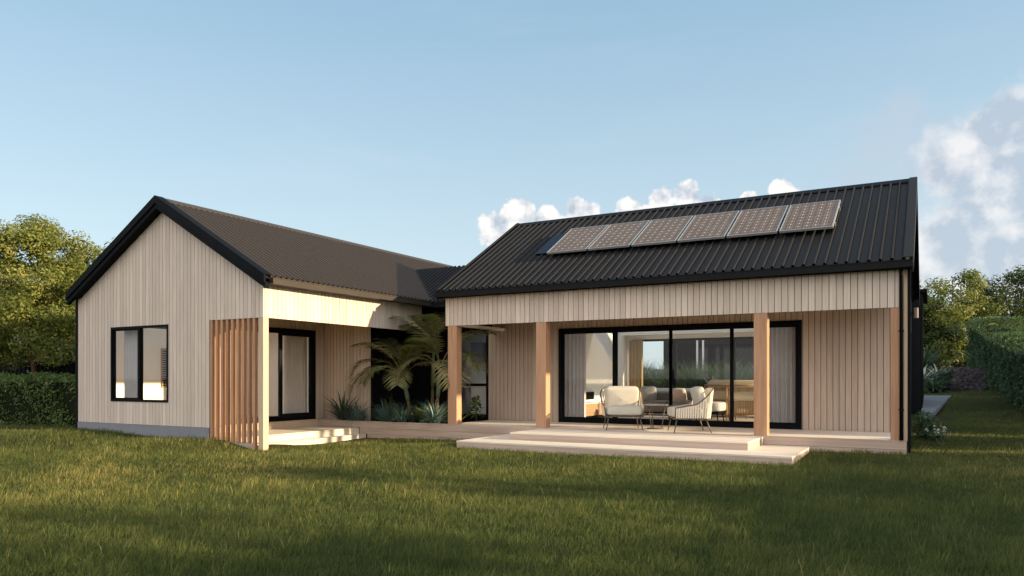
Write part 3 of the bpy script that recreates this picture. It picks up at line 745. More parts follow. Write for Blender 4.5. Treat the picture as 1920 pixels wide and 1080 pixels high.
# ------------------------------------------------------------------ things on and in the house
# solar panels: each rests on the roof
nR = Vector((0, -s30, c30)); vR = Vector((0, c30, s30))
def solar_panel(loc):
    t = thing('solar_panel', '', 'solar panel', loc, 0, 'solar panels in a row on the roof'); t.rotation_euler = (R(30), 0, 0)
    mb = MB(); mb.box(-.46, .46, -.755, .755, .0, .03, .5); mb.build('cells', M['solar'], t)
    mb = MB()
    for (a, b, c, d) in ((-.477, .477, -.772, -.750), (-.477, .477, .750, .772), (-.477, -.455, -.750, .750), (.455, .477, -.750, .750)): mb.box(a, b, c, d, -.008, .036, .5)
    mb.build('frame', M['alu'], t)
    for yy in (-.45, .45):
        mb = MB(); mb.box(-.49, .49, yy - .02, yy + .02, -.10, -.009, .5); mb.build('rail', M['alu'], t)
    return t
e = Vector((0, REY, REZ)); pan = None
words = ['leftmost solar panel of the roof row, nearest the left wing', 'second solar panel from the left in the roof row', 'third solar panel from the left, just left of the row centre', 'fourth solar panel from the left, just right of the row centre', 'fifth solar panel from the left, next to the right end panel', 'solar panel at the right end of the roof row, by the barge cap']
for i in range(6):
    c = e + vR * 2.27 + nR * .115; c.x = -7.06 + i * .997
    if pan is None: pan = solar_panel(c); o = pan
    else: o = copy_tree(pan); o.location = c
    o['label'] = words[i]

def curtain(mb, plane, u0, u1, z0, z1, off, n, amp=.04, th=.008):
    """pleated cloth"""
    st = n * 10; top = []; 
    pts = []
    for i in range(st + 1):
        u = u0 + (u1 - u0) * i / st; ph = 2 * PI * n * i / st
        pts.append((u + .012 * math.sin(ph * 2), off + amp * math.sin(ph) * (1 + .25 * math.sin(i * .37))))
    vs = []; fs = []
    zl = [z0, z0 + (z1 - z0) * .5, z1 - .06, z1]
    for z in zl:
        k = .7 if z == z1 else (1.0 if z == zl[2] else 1.08)
        for (u, w) in pts:
            ww = off + (w - off) * k
            vs.append((u, ww, z) if plane == 'y' else (ww, u, z))
    m = len(pts)
    for j in range(3):
        for i in range(m - 1): fs.append((j * m + i, j * m + i + 1, (j + 1) * m + i + 1, (j + 1) * m + i))
    o = len(vs)
    vs += [(v[0], v[1] + th, v[2]) if plane == 'y' else (v[0] + th, v[1], v[2]) for v in vs]
    fs += [tuple(i + o for i in f[::-1]) for f in fs]
    mb.cs = True; mb.add(vs, fs, .5)
def curtain_thing(label, mat, *a, **k):
    mb = MB(); curtain(mb, *a, **k); o = mb.build('curtain', M[mat]); tag(o, label, 'curtain'); return o
curtain_thing('grey pleated curtain at the left side of the gable wall window', 'curtain', 'y', -16.0, -15.42, .5, 2.62, 10.52, 6)
curtain_thing('pale pleated curtain behind the porch sliding door', 'curtain_p', 'x', 13.15, 13.9, .44, 2.6, -13.72, 7)
curtain_thing('grey pleated curtain at the left end of the wide glazed door', 'curtain', 'y', -7.72, -7.12, .43, 2.62, 16.26, 6)
curtain_thing('blue grey pleated curtain at the right end of the wide glazed door', 'curtain', 'y', -2.95, -2.30, .43, 2.62, 16.26, 7)
curtain_thing('tan curtain hanging in the rear corner of the living room', 'curtain_t', 'y', -7.72, -7.30, .43, 2.55, 20.78, 4)

# louvred picture on the bedroom wall
t = thing('wall_art', 'dark slatted wall panel seen through the gable wall window', 'wall art', (-17.19, 12.5, 1.2), world=True)
mb = MB(); frame_rect(mb, 'x', 12.30, 12.75, 1.20, 2.2, -17.195, -17.155, .03); mb.build('frame', M['walnut'], t)
mb = MB()
for i in range(16): mb.box(-17.19, -17.16, 12.33, 12.72, 1.24 + i * .058, 1.275 + i * .058)
mb.build('louvre', M['black'], t)

# outdoor armchair -----------------------------------------------------------
def armchair():
    t = thing('outdoor_armchair', '', 'armchair', (0, 0, 0), 0, 'pair of woven armchairs on the deck')
    # plan path of the woven shell (facing -Y): front-left -> back -> front-right
    path = []
    for i in range(81):
        s = i / 80
        a = PI * (1 - s)   # from pi to 0 over the back
        if s < .3: k = s / .3; p = (-.37 - .02 * k, -.34 + .52 * k)
        elif s > .7: k = (1 - s) / .3; p = (.37 + .02 * k, -.34 + .52 * k)
        else:
            k = (s - .3) / .4; an = PI * (1 - k); p = (.39 * math.copysign(abs(math.cos(an)) ** .55, math.cos(an)), .18 + .17 * abs(math.sin(an)) ** .7)
        path.append(p)
    def ztop(p):
        k = (p[1] + .34) / .69
        return .47 + .12 * k + .27 * max(0, (k - .55) / .45) ** 1.3
    def flare(p, k):
        n = Vector((p[0], max(p[1], 0) * .9, 0)); n = n.normalized() if n.length > 0 else n
        back = max(0, (p[1] - .05) / .3)
        return Vector((p[0], p[1], 0)) + n * (.03 + .035 * back) * k
    zb = .27
    mb = MB(); mb.cs = False
    # evenly spaced cords along the path
    L = [0]
    for a, b in zip(path[:-1], path[1:]): L.append(L[-1] + math.dist(a, b))
    n = 46
    def at(d):
        d = min(max(d, 0), L[-1] - 1e-6)
        for i in range(len(L) - 1):
            if L[i] <= d <= L[i + 1]:
                k = (d - L[i]) / (L[i + 1] - L[i]); a, b = path[i], path[i + 1]
                return (a[0] + (b[0] - a[0]) * k, a[1] + (b[1] - a[1]) * k)
    for i in range(n):
        d = L[-1] * (i + .5) / n; p = at(d); q = at(d + .001); tn = Vector((q[0] - p[0], q[1] - p[1], 0)).normalized(); nn = Vector((tn.y, -tn.x, 0)); zt = ztop(p)
        w = L[-1] / n * .36
        ring = []
        for k in (0, .5, 1):
            c = flare(p, k) + Vector((0, 0, zb + (zt - zb) * k)); ring.append((c, k))
        vs = []
        for (c, k) in ring:
            vs += [c - tn * w - nn * .004, c + nn * .0085, c + tn * w - nn * .004, c - nn * .008]
        fs = []
        for j in range(2):
            for q_ in range(4): fs.append((j * 4 + q_, j * 4 + (q_ + 1) % 4, j * 4 + 4 + (q_ + 1) % 4, j * 4 + 4 + q_))
        fs += [(3, 2, 1, 0), (8, 9, 10, 11)]
        mb.add(vs, fs)
    mb.build('woven_shell', M['cord'], t)
    mb = MB()
    mb.tube([flare(p, 1) + Vector((0, 0, ztop(p))) for p in path[::2]], .013, 8)
    mb.tube([flare(p, 0) + Vector((0, 0, zb)) for p in path[::2]], .011, 8)
    mb.tube([(-.37, -.34, zb), (.37, -.34, zb)], .011, 8)
    for sx in (-1, 1): mb.tube([(sx * .37, -.34, zb), flare((sx * .37, -.34), 1) + Vector((0, 0, ztop((0, -.34))))], .012, 8)
    mb.box(-.36, .36, -.32, .30, zb - .006, zb + .02, .5)
    mb.build('frame', M['frame_br'], t)
    for sx in (-1, 1):
        for (y0, y1) in ((-.30, -.36), (.24, .34)):
            mb = MB(); mb.tube([(sx * .31, y0, zb), (sx * .36, y1, .0)], [.014, .010], 8); mb.build('leg', M['frame_br'], t)
    mb = MB(); mb.pillow((0, -.06, .385), .35, .33, .095, None, .3, .22, 28, 16, .15); mb.build('seat_cushion', M['cush'], t)
    rot = Matrix.Rotation(R(-72), 3, 'X')
    mb = MB(); mb.pillow((0, .19, .635), .345, .235, .085, rot, .34, .24, 28, 16, .4); mb.build('back_cushion', M['cush'], t)
    return t
A = armchair(); A.location = (-5.50, 14.42, .401); A.rotation_euler.z = R(27)
A['label'] = 'cream woven armchair facing the lawn, left of the small round table'
B = copy_tree(A); B.location = (-4.08, 14.30, .401); B.rotation_euler.z = R(-63)
B['label'] = 'cream woven armchair turned sideways showing its cord back, right of the table'
t = thing('side_table', 'small round table on thin metal legs between the armchairs', 'table', (-4.93, 14.78, .401))
mb = MB(); mb.lathe((0, 0, .475), [(.24, 0), (.25, .006), (.25, .018), (.24, .024)], 28); mb.build('tabletop', M['tabletop'], t)
for k in range(3):
    a = 2 * PI * k / 3 + .5
    mb = MB(); mb.tube([(.20 * math.cos(a), .20 * math.sin(a), .474), (.13 * math.cos(a), .13 * math.sin(a), .02)], .009, 8); mb.build('leg', M['frame_br'], t)
mb = MB(); mb.lathe((0, 0, 0), [(.17, 0), (.175, .006), (.17, .018), (.10, .02)], 24); mb.build('base', M['frame_br'], t)

# living room furniture ---------------------------------------------------------
def sofa(label, loc, rz, w, mat, group=None):
    t = thing('sofa', label, 'sofa', loc, rz, group)
    mb = MB(); mb.bbox(-w / 2, w / 2, -.42, .42, .10, .30, .03); mb.build('base', M[mat], t)
    n = 3 if w > 2 else 2; cw = (w - .3) / n
    for i in range(n):
        mb = MB(); mb.pillow((-w / 2 + .15 + cw * (i + .5), -.08, .33), cw * .495, .36, .08, None, .3, .25); mb.build('seat_cushion', M[mat], t)
        mb = MB(); mb.pillow((-w / 2 + .15 + cw * (i + .5), .27, .50), cw * .49, .16, .09, Matrix.Rotation(R(-75), 3, 'X'), .35, .3); mb.build('back_cushion', M[mat], t)
    for s in (-1, 1):
        mb = MB(); mb.bbox(s * (w / 2 - .075) - .075, s * (w / 2 - .075) + .075, -.42, .42, .30, .52, .03); mb.build('arm', M[mat], t)
        for y in (-.36, .36):
            mb = MB(); mb.tube([(s * (w / 2 - .1), y, .1), (s * (w / 2 - .1), y, 0)], .02); mb.build('leg', M['frame_br'], t)
    mb = MB(); mb.bbox(-w / 2 + .15, w / 2 - .15, .36, .42, .30, .62, .02); mb.build('back', M[mat], t)
    return t
sofa('dark grey sofa along the rear glazing of the living room', (-5.9, 20.2, .415), 0, 2.6, 'sofa')
sofa('cream sofa at the right of the living room, before the tall grasses', (-3.0, 20.2, .415), 0, 2.2, 'sofa_c')
def throw(label, loc, rz, mat, s=.26):
    mb = MB(); mb.pillow((0, 0, 0), s, s, .09, Matrix.Rotation(rz, 3, 'Z') @ Matrix.Rotation(R(-68), 3, 'X'), .45, .35, 20, 12, .3)
    o = mb.build('throw_cushion', M[mat]); o.location = loc; tag(o, label, 'cushion')
throw('grey throw cushion at the left end of the dark sofa', (-6.85, 19.95, 1.0), .3, 'cush_g', .22)
throw('blush throw cushion in the middle of the dark sofa', (-6.0, 20.0, .97), -.1, 'cush_p', .2)
throw('cream throw cushion at the right end of the dark sofa', (-5.1, 19.98, .98), -.3, 'cush', .2)
t = thing('ottoman', 'pale blue grey ottoman on a dark base in the living room', 'ottoman', (-4.6, 17.55, .415))
mb = MB(); mb.pillow((0, 0, .36), .40, .34, .11, None, .3, .3); mb.build('cushion', M['curtain'], t)
mb = MB(); mb.bbox(-.36, .36, -.30, .30, .20, .26, .02); mb.build('frame', M['black'], t)
for sx in (-1, 1):
    for sy in (-1, 1):
        mb = MB(); mb.tube([(sx * .3, sy * .25, .2), (sx * .33, sy * .28, 0)], .014); mb.build('leg', M['black'], t)
def rattan_chair():
    t = thing('rattan_chair', '', 'chair', (0, 0, 0), 0, 'rattan chairs in the living room')
    mb = MB()
    for i in range(20): mb.box(-.34 + i * .0345, -.34 + i * .0345 + .028, .30, .315, .14, .70)
    for s in (-1, 1):
        for i in range(16): mb.box(s * .35 - .008, s * .35 + .008, -.3 + i * .0375, -.3 + i * .0375 + .03, .14, .55)
    mb.build('woven_panel', M['rattan'], t)
    mb = MB()
    for (a, b) in (((-.36, .32, 0), (-.36, .32, .74)), ((.36, .32, 0), (.36, .32, .74)), ((-.36, -.32, 0), (-.36, -.32, .57)), ((.36, -.32, 0), (.36, -.32, .57)), ((-.36, .32, .74), (.36, .32, .74)), ((-.36, .32, .57), (-.36, -.32, .57)), ((.36, .32, .57), (.36, -.32, .57)), ((-.36, .32, .13), (.36, .32, .13)), ((-.36, -.32, .13), (.36, -.32, .13))): mb.tube([a, b], .018)
    mb.build('frame', M['walnut'], t)
    mb = MB(); mb.pillow((0, 0, .36), .32, .31, .10, None, .3, .3); mb.build('seat_cushion', M['sofa_c'], t)
    mb = MB(); mb.pillow((0, .22, .63), .32, .22, .09, Matrix.Rotation(R(-78), 3, 'X'), .35, .3); mb.build('back_cushion', M['sofa_c'], t)
    return t
r1 = rattan_chair(); r1.scale = (1.12, 1.12, 1.15); r1.location = (-4.5, 19.0, .415); r1.rotation_euler.z = R(170); r1['label'] = 'rattan armchair with cream cushion beside the ottoman'
r2 = copy_tree(r1); r2.location = (-3.85, 18.2, .415); r2.rotation_euler.z = R(188); r2['label'] = 'rattan armchair partly hidden behind the cedar post'
t = thing('coffee_table', 'low dark coffee table before the grey sofa', 'table', (-5.3, 18.6, .415))
mb = MB(); mb.bbox(-.5, .5, -.32, .32, .32, .36, .008); mb.build('tabletop', M['walnut'], t)
for sx in (-1, 1):
    for sy in (-1, 1):
        mb = MB(); mb.tube([(sx * .42, sy * .26, .32), (sx * .46, sy * .29, 0)], .014); mb.build('leg', M['black'], t)
t = thing('low_cabinet', 'low timber cabinet under the fireplace slot in the living room', 'cabinet', (-7.55, 17.6, .415), world=True)
mb = MB(); mb.bbox(-7.795, -7.40, 16.75, 18.9, .50, .80, .006); mb.build('body', M['walnut'], t)
mb = MB(); mb.bbox(-7.795, -7.38, 16.74, 18.91, .802, .825, .003); mb.build('top', M['white'], t)
mb = MB(); mb.box(-7.79, -7.44, 16.8, 18.85, .416, .499); mb.build('plinth', M['black'], t)
t = thing('kitchen_unit', 'white drawer unit with a blue grey end panel behind the link window', 'kitchen unit', (-10.5, 16.75, .415), world=True)
mb = MB(); mb.box(-11.3, -9.85, 16.58, 16.945, .50, 1.20); mb.build('body', M['white'], t)
for i in range(4):
    mb = MB(); mb.bbox(-10.52, -9.87, 16.555, 16.578, .51 + i * .172, .672 + i * .172, .003); mb.build('drawer_front', M['white'], t)
mb = MB(); mb.bbox(-11.28, -10.54, 16.555, 16.578, .51, 1.19, .003); mb.build('end_panel', M['bluegrey'], t)
mb = MB(); mb.bbox(-11.32, -9.83, 16.54, 16.945, 1.202, 1.235, .004); mb.build('worktop', M['white'], t)
mb = MB(); mb.box(-11.28, -9.87, 16.60, 16.94, .416, .498); mb.build('plinth', M['black'], t)
t = thing('wall_cabinet', 'blue grey kitchen wall cabinet behind the link window', 'cabinet', (-10.5, 16.8, 1.8), world=True)
mb = MB(); mb.bbox(-10.62, -10.22, 16.72, 16.945, 1.86, 2.38, .004); mb.build('body', M['bluegrey'], t)
mb = MB(); mb.bbox(-10.61, -10.23, 16.70, 16.717, 1.87, 2.37, .002); mb.build('door', M['bluegrey'], t)

t = thing('wall_light', 'small metal cylinder wall light on the black corner by the downpipe', 'wall light', (-.275, 13.98, 2.5))
mb = MB(); mb.lathe((.05, 0, 0), [(.034, -.08), (.037, -.075), (.037, .085), (.034, .09)], 16); mb.build('shade', M['frame_br'], t)
mb = MB(); mb.box(-.02, .016, -.02, .02, -.03, .03); mb.build('bracket', M['black'], t)

mb = MB(); mb.bbox(-.17, .17, -.62, .62, .0, .012, .003); o = mb.build('dark_sheet', M['navy']); o.rotation_euler = (R(30), 0, 0)  # thin dark blue sheet lying on the roof beside the panels
c = e + vR * 2.36 + nR * .046; c.x = -7.80; o.location = c; tag(o, 'small dark blue sheet on the roof at the left end of the panel row', 'roof sheet')
# ------------------------------------------------------------------ vegetation
def leaf_mesh(name, P, N, rnd, size, mat, parent=None, loc=None, aspect=.5, jitter=.45):
    return np_mesh(name, leaf_quads(P, N, size, aspect, jitter), 4, np.clip(rnd, 0, 1), mat, parent, loc)

def shell_points(c, r, n, inner=.55):
    d = unit(rng.normal(size=(n, 3))); k = rng.uniform(inner, 1.0, n) ** .6
    return np.array(c) + d * np.array(r) * k[:, None], d

def crown_points(ells, clumps, leaves, cr, bias_top=.0):
    """ells: list of (centre, radii); clump balls scattered through the ellipsoids, leaves through each ball"""
    PP, NN, RR = [], [], []
    vol = np.array([e[1][0] * e[1][1] * e[1][2] for e in ells]) ** .67; vol = vol / vol.sum()
    for (c, r), f in zip(ells, vol):
        k = max(3, int(clumps * f))
        cp, cd = shell_points(c, r, k, .35)
        for q, d in zip(cp, cd):
            rr = cr * rng.uniform(.55, 1.25); n = int(leaves * rng.uniform(.6, 1.3) * (rr / cr) ** 2)
            p, dd = shell_points(q, (rr * 1.15, rr * 1.15, rr * .8), n, .15)
            PP.append(p); NN.append(unit(dd * .6 + d * .35 + np.array([0, 0, .45])))
            base = rng.uniform(.15, .75)
            RR.append(np.clip(base + rng.normal(size=n) * .16, 0, 1))
    return np.concatenate(PP), np.concatenate(NN), np.concatenate(RR)

def tree(name, label, base, trunk, ells, clumps, leaves, cr, lsize, mat, bark, group=None, limbs=7, tr=.14):
    t = thing(name, label, 'tree', base, 0, group)
    b = np.array(base)
    mb = MB(); pts = [Vector(p) for p in trunk]
    n = len(pts); mb.tube(pts, [tr * (1 - .55 * i / (n - 1)) for i in range(n)], 9)
    for i in range(limbs):
        c, r = ells[i % len(ells)]
        d = unit(rng.normal(size=3)); tip = Vector(np.array(c) + d * np.array(r) * .75)
        st = pts[-1 - (i % 2)] if n > 2 else pts[-1]
        mid = st.lerp(tip, .5) + Vector((0, 0, -.15 * (tip - st).length)) * .4
        mb.tube([st, st.lerp(mid, .5) + Vector(rng.normal(size=3) * .05), mid, mid.lerp(tip, .5) + Vector(rng.normal(size=3) * .07), tip], [tr * .42, tr * .33, tr * .24, tr * .15, tr * .05], 6)
    mb.build('trunk', M[bark], t)
    P, N, r = crown_points(ells, clumps, leaves, cr)
    leaf_mesh('crown', P, N, r, lsize, M[mat], t)
    return t

# left garden: tree over the dark fence, a second one further back
zt = gz1(-25, 13.4)
tree('garden_tree', 'large olive green tree leaning over the dark fence at the far left', (-25.0, 13.4, zt), [(0, 0, -.1), (-.05, .02, .7), (.0, 0, 1.25), (-.45, .15, 1.9), (-.9, .2, 2.7), (-1.1, .2, 3.4)],
     [((-1.6, .3, 4.6), (2.2, 2.0, 1.7)), ((.6, .2, 3.5), (1.7, 1.6, 1.3)), ((-3.4, 0, 3.6), (1.8, 1.7, 1.5)), ((.9, .4, 2.35), (1.3, 1.3, .75)), ((-1.6, -.3, 2.6), (1.6, 1.4, .9)), ((-.6, .3, 5.4), (1.3, 1.3, .9)), ((-3.9, -.2, 2.3), (1.4, 1.3, .9))],
     230, 430, .46, .105, 'leaf_l', 'bark', 'trees at the left of the house', 10, .10)
zt = gz1(-27.6, 17.4)
tree('garden_tree', 'lower olive tree just behind the gable roof edge, at the back left', (-27.6, 17.4, zt), [(0, 0, -.1), (.1, 0, 1.2), (0, .1, 2.4), (.2, 0, 3.4)],
     [((.2, 0, 4.6), (2.0, 1.9, 1.7)), ((1.6, .2, 3.9), (1.5, 1.5, 1.5)), ((-1.6, 0, 4.0), (1.6, 1.5, 1.4)), ((.6, -.4, 3.0), (1.8, 1.5, 1.2)), ((1.5, -.2, 5.2), (1.0, 1.0, .8))],
     190, 380, .46, .11, 'leaf_l', 'bark_g', 'trees at the left of the house', 7, .16)
zt = gz1(-31, 17)
tree('garden_tree', 'olive tree at the left edge of the photo behind the large tree', (-32.0, 17.0, zt), [(0, 0, -.1), (.1, 0, 1.4), (0, .1, 2.6)],
     [((0, 0, 4.2), (2.4, 2.0, 2.0)), ((1.4, .2, 2.9), (1.7, 1.6, 1.5)), ((-1.0, 0, 2.6), (1.8, 1.6, 1.3))],
     140, 340, .5, .115, 'leaf_l', 'bark_g', 'trees at the left of the house', 7, .16)

def fence_boards(mb, p0, p1, z0, z1, w=.14, th=.02):
    p0 = Vector((*p0, 0)); p1 = Vector((*p1, 0)); d = p1 - p0; n = int(d.length / w); d = d.normalized(); nn = Vector((-d.y, d.x, 0))
    for i in range(n):
        a = p0 + d * (i * w); b = a + d * (w + .01); k = nn * (th * (.5 + (i % 2)))
        za = .28 + z0; q = [a + k, b + k, b + k + nn * th, a + k + nn * th]
        mb.hexa([(v.x, v.y, za) for v in q] + [(v.x, v.y, za - z0 + z1) for v in q])
t = thing('fence', 'dark paling fence behind the clipped hedge at the left', 'fence', (-26, 14.8, .28), world=True)
mb = MB(); fence_boards(mb, (-40, 15.2), (-17.6, 14.8), .05, 1.75); mb.build('palings', M['black_clad'], t)
for z in (.6, 1.6):
    mb = MB(); mb.box(-40, -17.6, 15.26, 15.32, z, z + .1); mb.build('rail', M['black_clad'], t)

def hedge(label, path, width, h, mat, n, lsize, name='hedge'):
    """path: plan points; leaves over the faces of a clipped body, dark twiggy core inside"""
    P0 = Vector((*path[0], gz1(*path[0])))
    t = thing(name, label, 'hedge', P0, world=True)
    mb = MB(); PP, NN, RR = [], [], []
    segs = list(zip(path[:-1], path[1:])); tot = sum(math.dist(a, b) for a, b in segs)
    hh = h if callable(h) else (lambda s: h)
    acc = 0
    for a, b in segs:
        a = Vector(a); b = Vector(b); L = (b - a).length; d = (b - a).normalized(); nn = Vector((-d.y, d.x)); 
        za, zb = gz1(*a), gz1(*b); w = width / 2 * .86
        ha, hb = hh(acc), hh(acc + L)
        q = [a + nn * w, b + nn * w, b - nn * w, a - nn * w]; zz = [za, zb, zb, za]; zh = [ha, hb, hb, ha]
        mb.hexa([(v.x, v.y, z - .1) for v, z in zip(q, zz)] + [(v.x, v.y, z + k * .93) for v, z, k in zip(q, zz, zh)])
        m = int(n * L / tot)
        s = rng.uniform(0, 1, m); hs = ha + (hb - ha) * s; per = rng.uniform(0, 1, m) * (2 * hs + width + .0)
        side = np.where(per < hs, 0, np.where(per < hs + width, 1, 2))
        v = np.where(side == 0, width / 2, np.where(side == 1, per - hs - width / 2, -width / 2))
        z = np.where(side == 0, per, np.where(side == 1, hs, per - hs - width))
        px = a.x + d.x * L * s; py = a.y + d.y * L * s
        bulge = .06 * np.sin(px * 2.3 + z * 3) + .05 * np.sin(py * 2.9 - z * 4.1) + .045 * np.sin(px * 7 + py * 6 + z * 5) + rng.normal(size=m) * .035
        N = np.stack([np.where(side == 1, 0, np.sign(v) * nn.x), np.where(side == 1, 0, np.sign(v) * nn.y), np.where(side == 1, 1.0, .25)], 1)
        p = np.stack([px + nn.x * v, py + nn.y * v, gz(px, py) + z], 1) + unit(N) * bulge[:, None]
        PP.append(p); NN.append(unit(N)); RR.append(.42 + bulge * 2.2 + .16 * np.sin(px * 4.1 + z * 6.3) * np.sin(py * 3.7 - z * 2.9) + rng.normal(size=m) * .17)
        acc += L
    mb.build('twigs', M['core'], t)
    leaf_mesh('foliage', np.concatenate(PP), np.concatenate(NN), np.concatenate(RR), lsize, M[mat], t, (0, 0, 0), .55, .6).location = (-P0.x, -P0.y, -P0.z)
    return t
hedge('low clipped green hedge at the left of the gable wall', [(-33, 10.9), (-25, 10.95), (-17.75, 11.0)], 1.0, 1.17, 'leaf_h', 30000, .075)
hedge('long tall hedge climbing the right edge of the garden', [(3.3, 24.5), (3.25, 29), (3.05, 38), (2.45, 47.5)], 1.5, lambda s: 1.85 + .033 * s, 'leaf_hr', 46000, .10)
# small shrub between hedge and house
def shrub(name, label, base, r, n, lsize, mat, group=None, stems=5, cat='shrub'):
    t = thing(name, label, cat, base, 0, group)
    mb = MB()
    for i in range(stems):
        a = 2 * PI * i / stems; mb.tube([(0, 0, -.05), (.3 * r[0] * math.cos(a), .3 * r[1] * math.sin(a), r[2] * .7), (.6 * r[0] * math.cos(a), .6 * r[1] * math.sin(a), r[2] * 1.2)], [.014, .010, .005], 5)
    mb.build('stem', M['bark_g'], t)
    P, N, rr = crown_points([((0, 0, r[2]), r), ((r[0] * .3, -r[1] * .2, r[2] * 1.2), (r[0] * .6, r[1] * .6, r[2] * .6))], 26, n // 26, max(r) * .36)
    leaf_mesh('foliage', P, N, rr, lsize, M[mat], t)
    return t
shrub('shrub', 'dark rounded shrub against the dark fence by the house corner', (-18.6, 12.4, gz1(-18.6, 12.4)), (.75, .7, .85), 3200, .09, 'leaf_h')

# right background trees
def bgtree(x, y, h, w, label, mat='leaf_r', n=95, tag_='trees'):
    z = gz1(x, y); s = rng.uniform(.9, 1.1, 8)
    return tree('background_tree', label, (x, y, z), [(0, 0, -.2), (.1, .1, h * .25), (-.1, 0, h * .45)],
        [((0, 0, h * .62), (w * .75 * s[0], w * .7, h * .33)), ((w * .5, .2, h * .45), (w * .55, w * .5 * s[1], h * .28)), ((-w * .5, -.2, h * .5), (w * .55 * s[2], w * .5, h * .30)), ((.2, -.4, h * .33), (w * .7, w * .6, h * .26)), ((w * .2 * s[3], 0, h * .82), (w * .4, w * .4, h * .17)), ((-w * .3, .2, h * .2), (w * .6, w * .5, h * .16)), ((w * .4, .1, h * .18), (w * .5, w * .5, h * .15))],
        int(n * 1.4), 190, w * .25, .20, mat, 'bark_g', 'trees behind the garden on the right', 7, .16)
# small plants ------------------------------------------------------------------
def blades(n, L, w, spread, droop, rngk=(.6, 1.1), base_r=.05, up=.3):
    """strap leaves from a clump: returns (verts in quads, rnd)"""
    V, Rr = [], []
    for i in range(n):
        a = rng.uniform(0, 2 * PI); inc = rng.uniform(up, 1.0) ** 1.0 * spread; ll = L * rng.uniform(*rngk); ww = w * rng.uniform(.7, 1.2)
        d = np.array([math.cos(a), math.sin(a), 0]); side = np.array([-d[1], d[0], 0]); p = d * rng.uniform(0, base_r); el = PI / 2 - inc
        pts = []; segs = 5
        for k in range(segs + 1):
            f = k / segs; pts.append((p.copy(), ww * (1 - f ** 2.2) * (.7 + .3 * min(1, f * 4)) + .0008))
            dirv = d * math.cos(el) + np.array([0, 0, math.sin(el)]); p = p + dirv * ll / segs; el -= droop * rng.uniform(.7, 1.3) / segs * (1 + f)
        r = np.clip(rng.normal(.45, .22), 0, 1)
        for (a0, w0), (a1, w1) in zip(pts[:-1], pts[1:]):
            V += [a0 - side * w0 / 2, a0 + side * w0 / 2, a1 + side * w1 / 2, a1 - side * w1 / 2]; Rr.append(r)
    return np.array(V), np.array(Rr)
def clump(name, label, loc, n, L, w, spread, droop, mat, cat='plant', group=None, up=.15):
    V, r = blades(n, L, w, spread, droop, up=up)
    o = np_mesh(name, V, 4, r, M[mat]); o.location = loc; tag(o, label, cat, group); return o

PZ = .36   # planter soil height
mb = MB()
for i in range(24):
    for j in range(8):
        pass
st = []
bm_x = np.linspace(-12.0, -9.58, 28); bm_y = np.linspace(14.06, 15.96, 18)
vs = [(x, y, PZ - .05 + .05 * math.sin(x * 3.1) * math.cos(y * 4.2) + random.uniform(-.012, .012)) for y in bm_y for x in bm_x]
fs = [(j * 28 + i, j * 28 + i + 1, (j + 1) * 28 + i + 1, (j + 1) * 28 + i) for j in range(17) for i in range(27)]
mb.add(vs, fs); so = mb.build('garden_soil', M['soil']); tag(so, 'dark mulch of the raised planting bed between the wings', 'soil', kind='structure')
mb = MB(); mb.box(-13.42, -12.02, 14.05, 14.27, .1, PZ); so2 = mb.build('garden_soil', M['soil']); tag(so2, 'narrow mulch strip along the porch wall', 'soil', kind='structure')

clump('flax_plant', 'dark fan leaved plant at the left end of the bed, against the porch wall', (-12.75, 14.16, PZ), 60, .95, .055, 1.15, .8, 'flax', group='planting in the raised bed')
clump('grass_tuft', 'low blue green tuft right of the fan leaved plant by the porch wall', (-12.25, 14.12, PZ), 240, .80, .020, 1.2, 1.0, 'blue_grass', group='planting in the raised bed')
clump('grass_tuft', 'wide blue green tuft left of the leaning palm trunk', (-11.55, 14.3, PZ), 300, .74, .020, 1.15, .9, 'blue_grass', group='planting in the raised bed')
clump('grass_tuft', 'blue green tuft in front of the palm trunks', (-11.0, 14.25, PZ), 280, .70, .020, 1.1, .9, 'blue_grass', group='planting in the raised bed')
clump('grass_tuft', 'blue green tuft just left of the first verandah post', (-10.05, 14.25, PZ), 280, .72, .020, 1.1, .9, 'blue_grass', group='planting in the raised bed')
clump('flax_plant', 'yellow green broad leaved plant between palm and verandah post', (-10.55, 14.5, PZ), 44, .72, .06, 1.1, .9, 'flax_y', group='planting in the raised bed')
clump('flax_plant', 'dark green flax at the back left of the raised bed', (-11.65, 15.1, PZ), 50, .80, .05, .9, .6, 'flax', group='planting in the raised bed')
clump('flax_plant', 'olive upright plant behind the blue tufts, left of the palms', (-11.7, 14.75, PZ), 34, .75, .05, .7, .5, 'flax_y', group='planting in the raised bed')
clump('flax_plant', 'dark green spreading plant at the foot of the palms', (-10.85, 14.85, PZ), 60, .62, .045, 1.2, .8, 'flax', group='planting in the raised bed')
clump('flax_plant', 'striped upright plant right of the first verandah post', (-9.75, 14.75, PZ), 50, .66, .032, .9, .5, 'flax_y', group='planting in the raised bed')
clump('flax_plant', 'dark rosette on the mulch strip left of the porch wall middle', (-12.5, 14.17, PZ), 44, .70, .04, 1.2, .5, 'flax', group='planting in the raised bed')
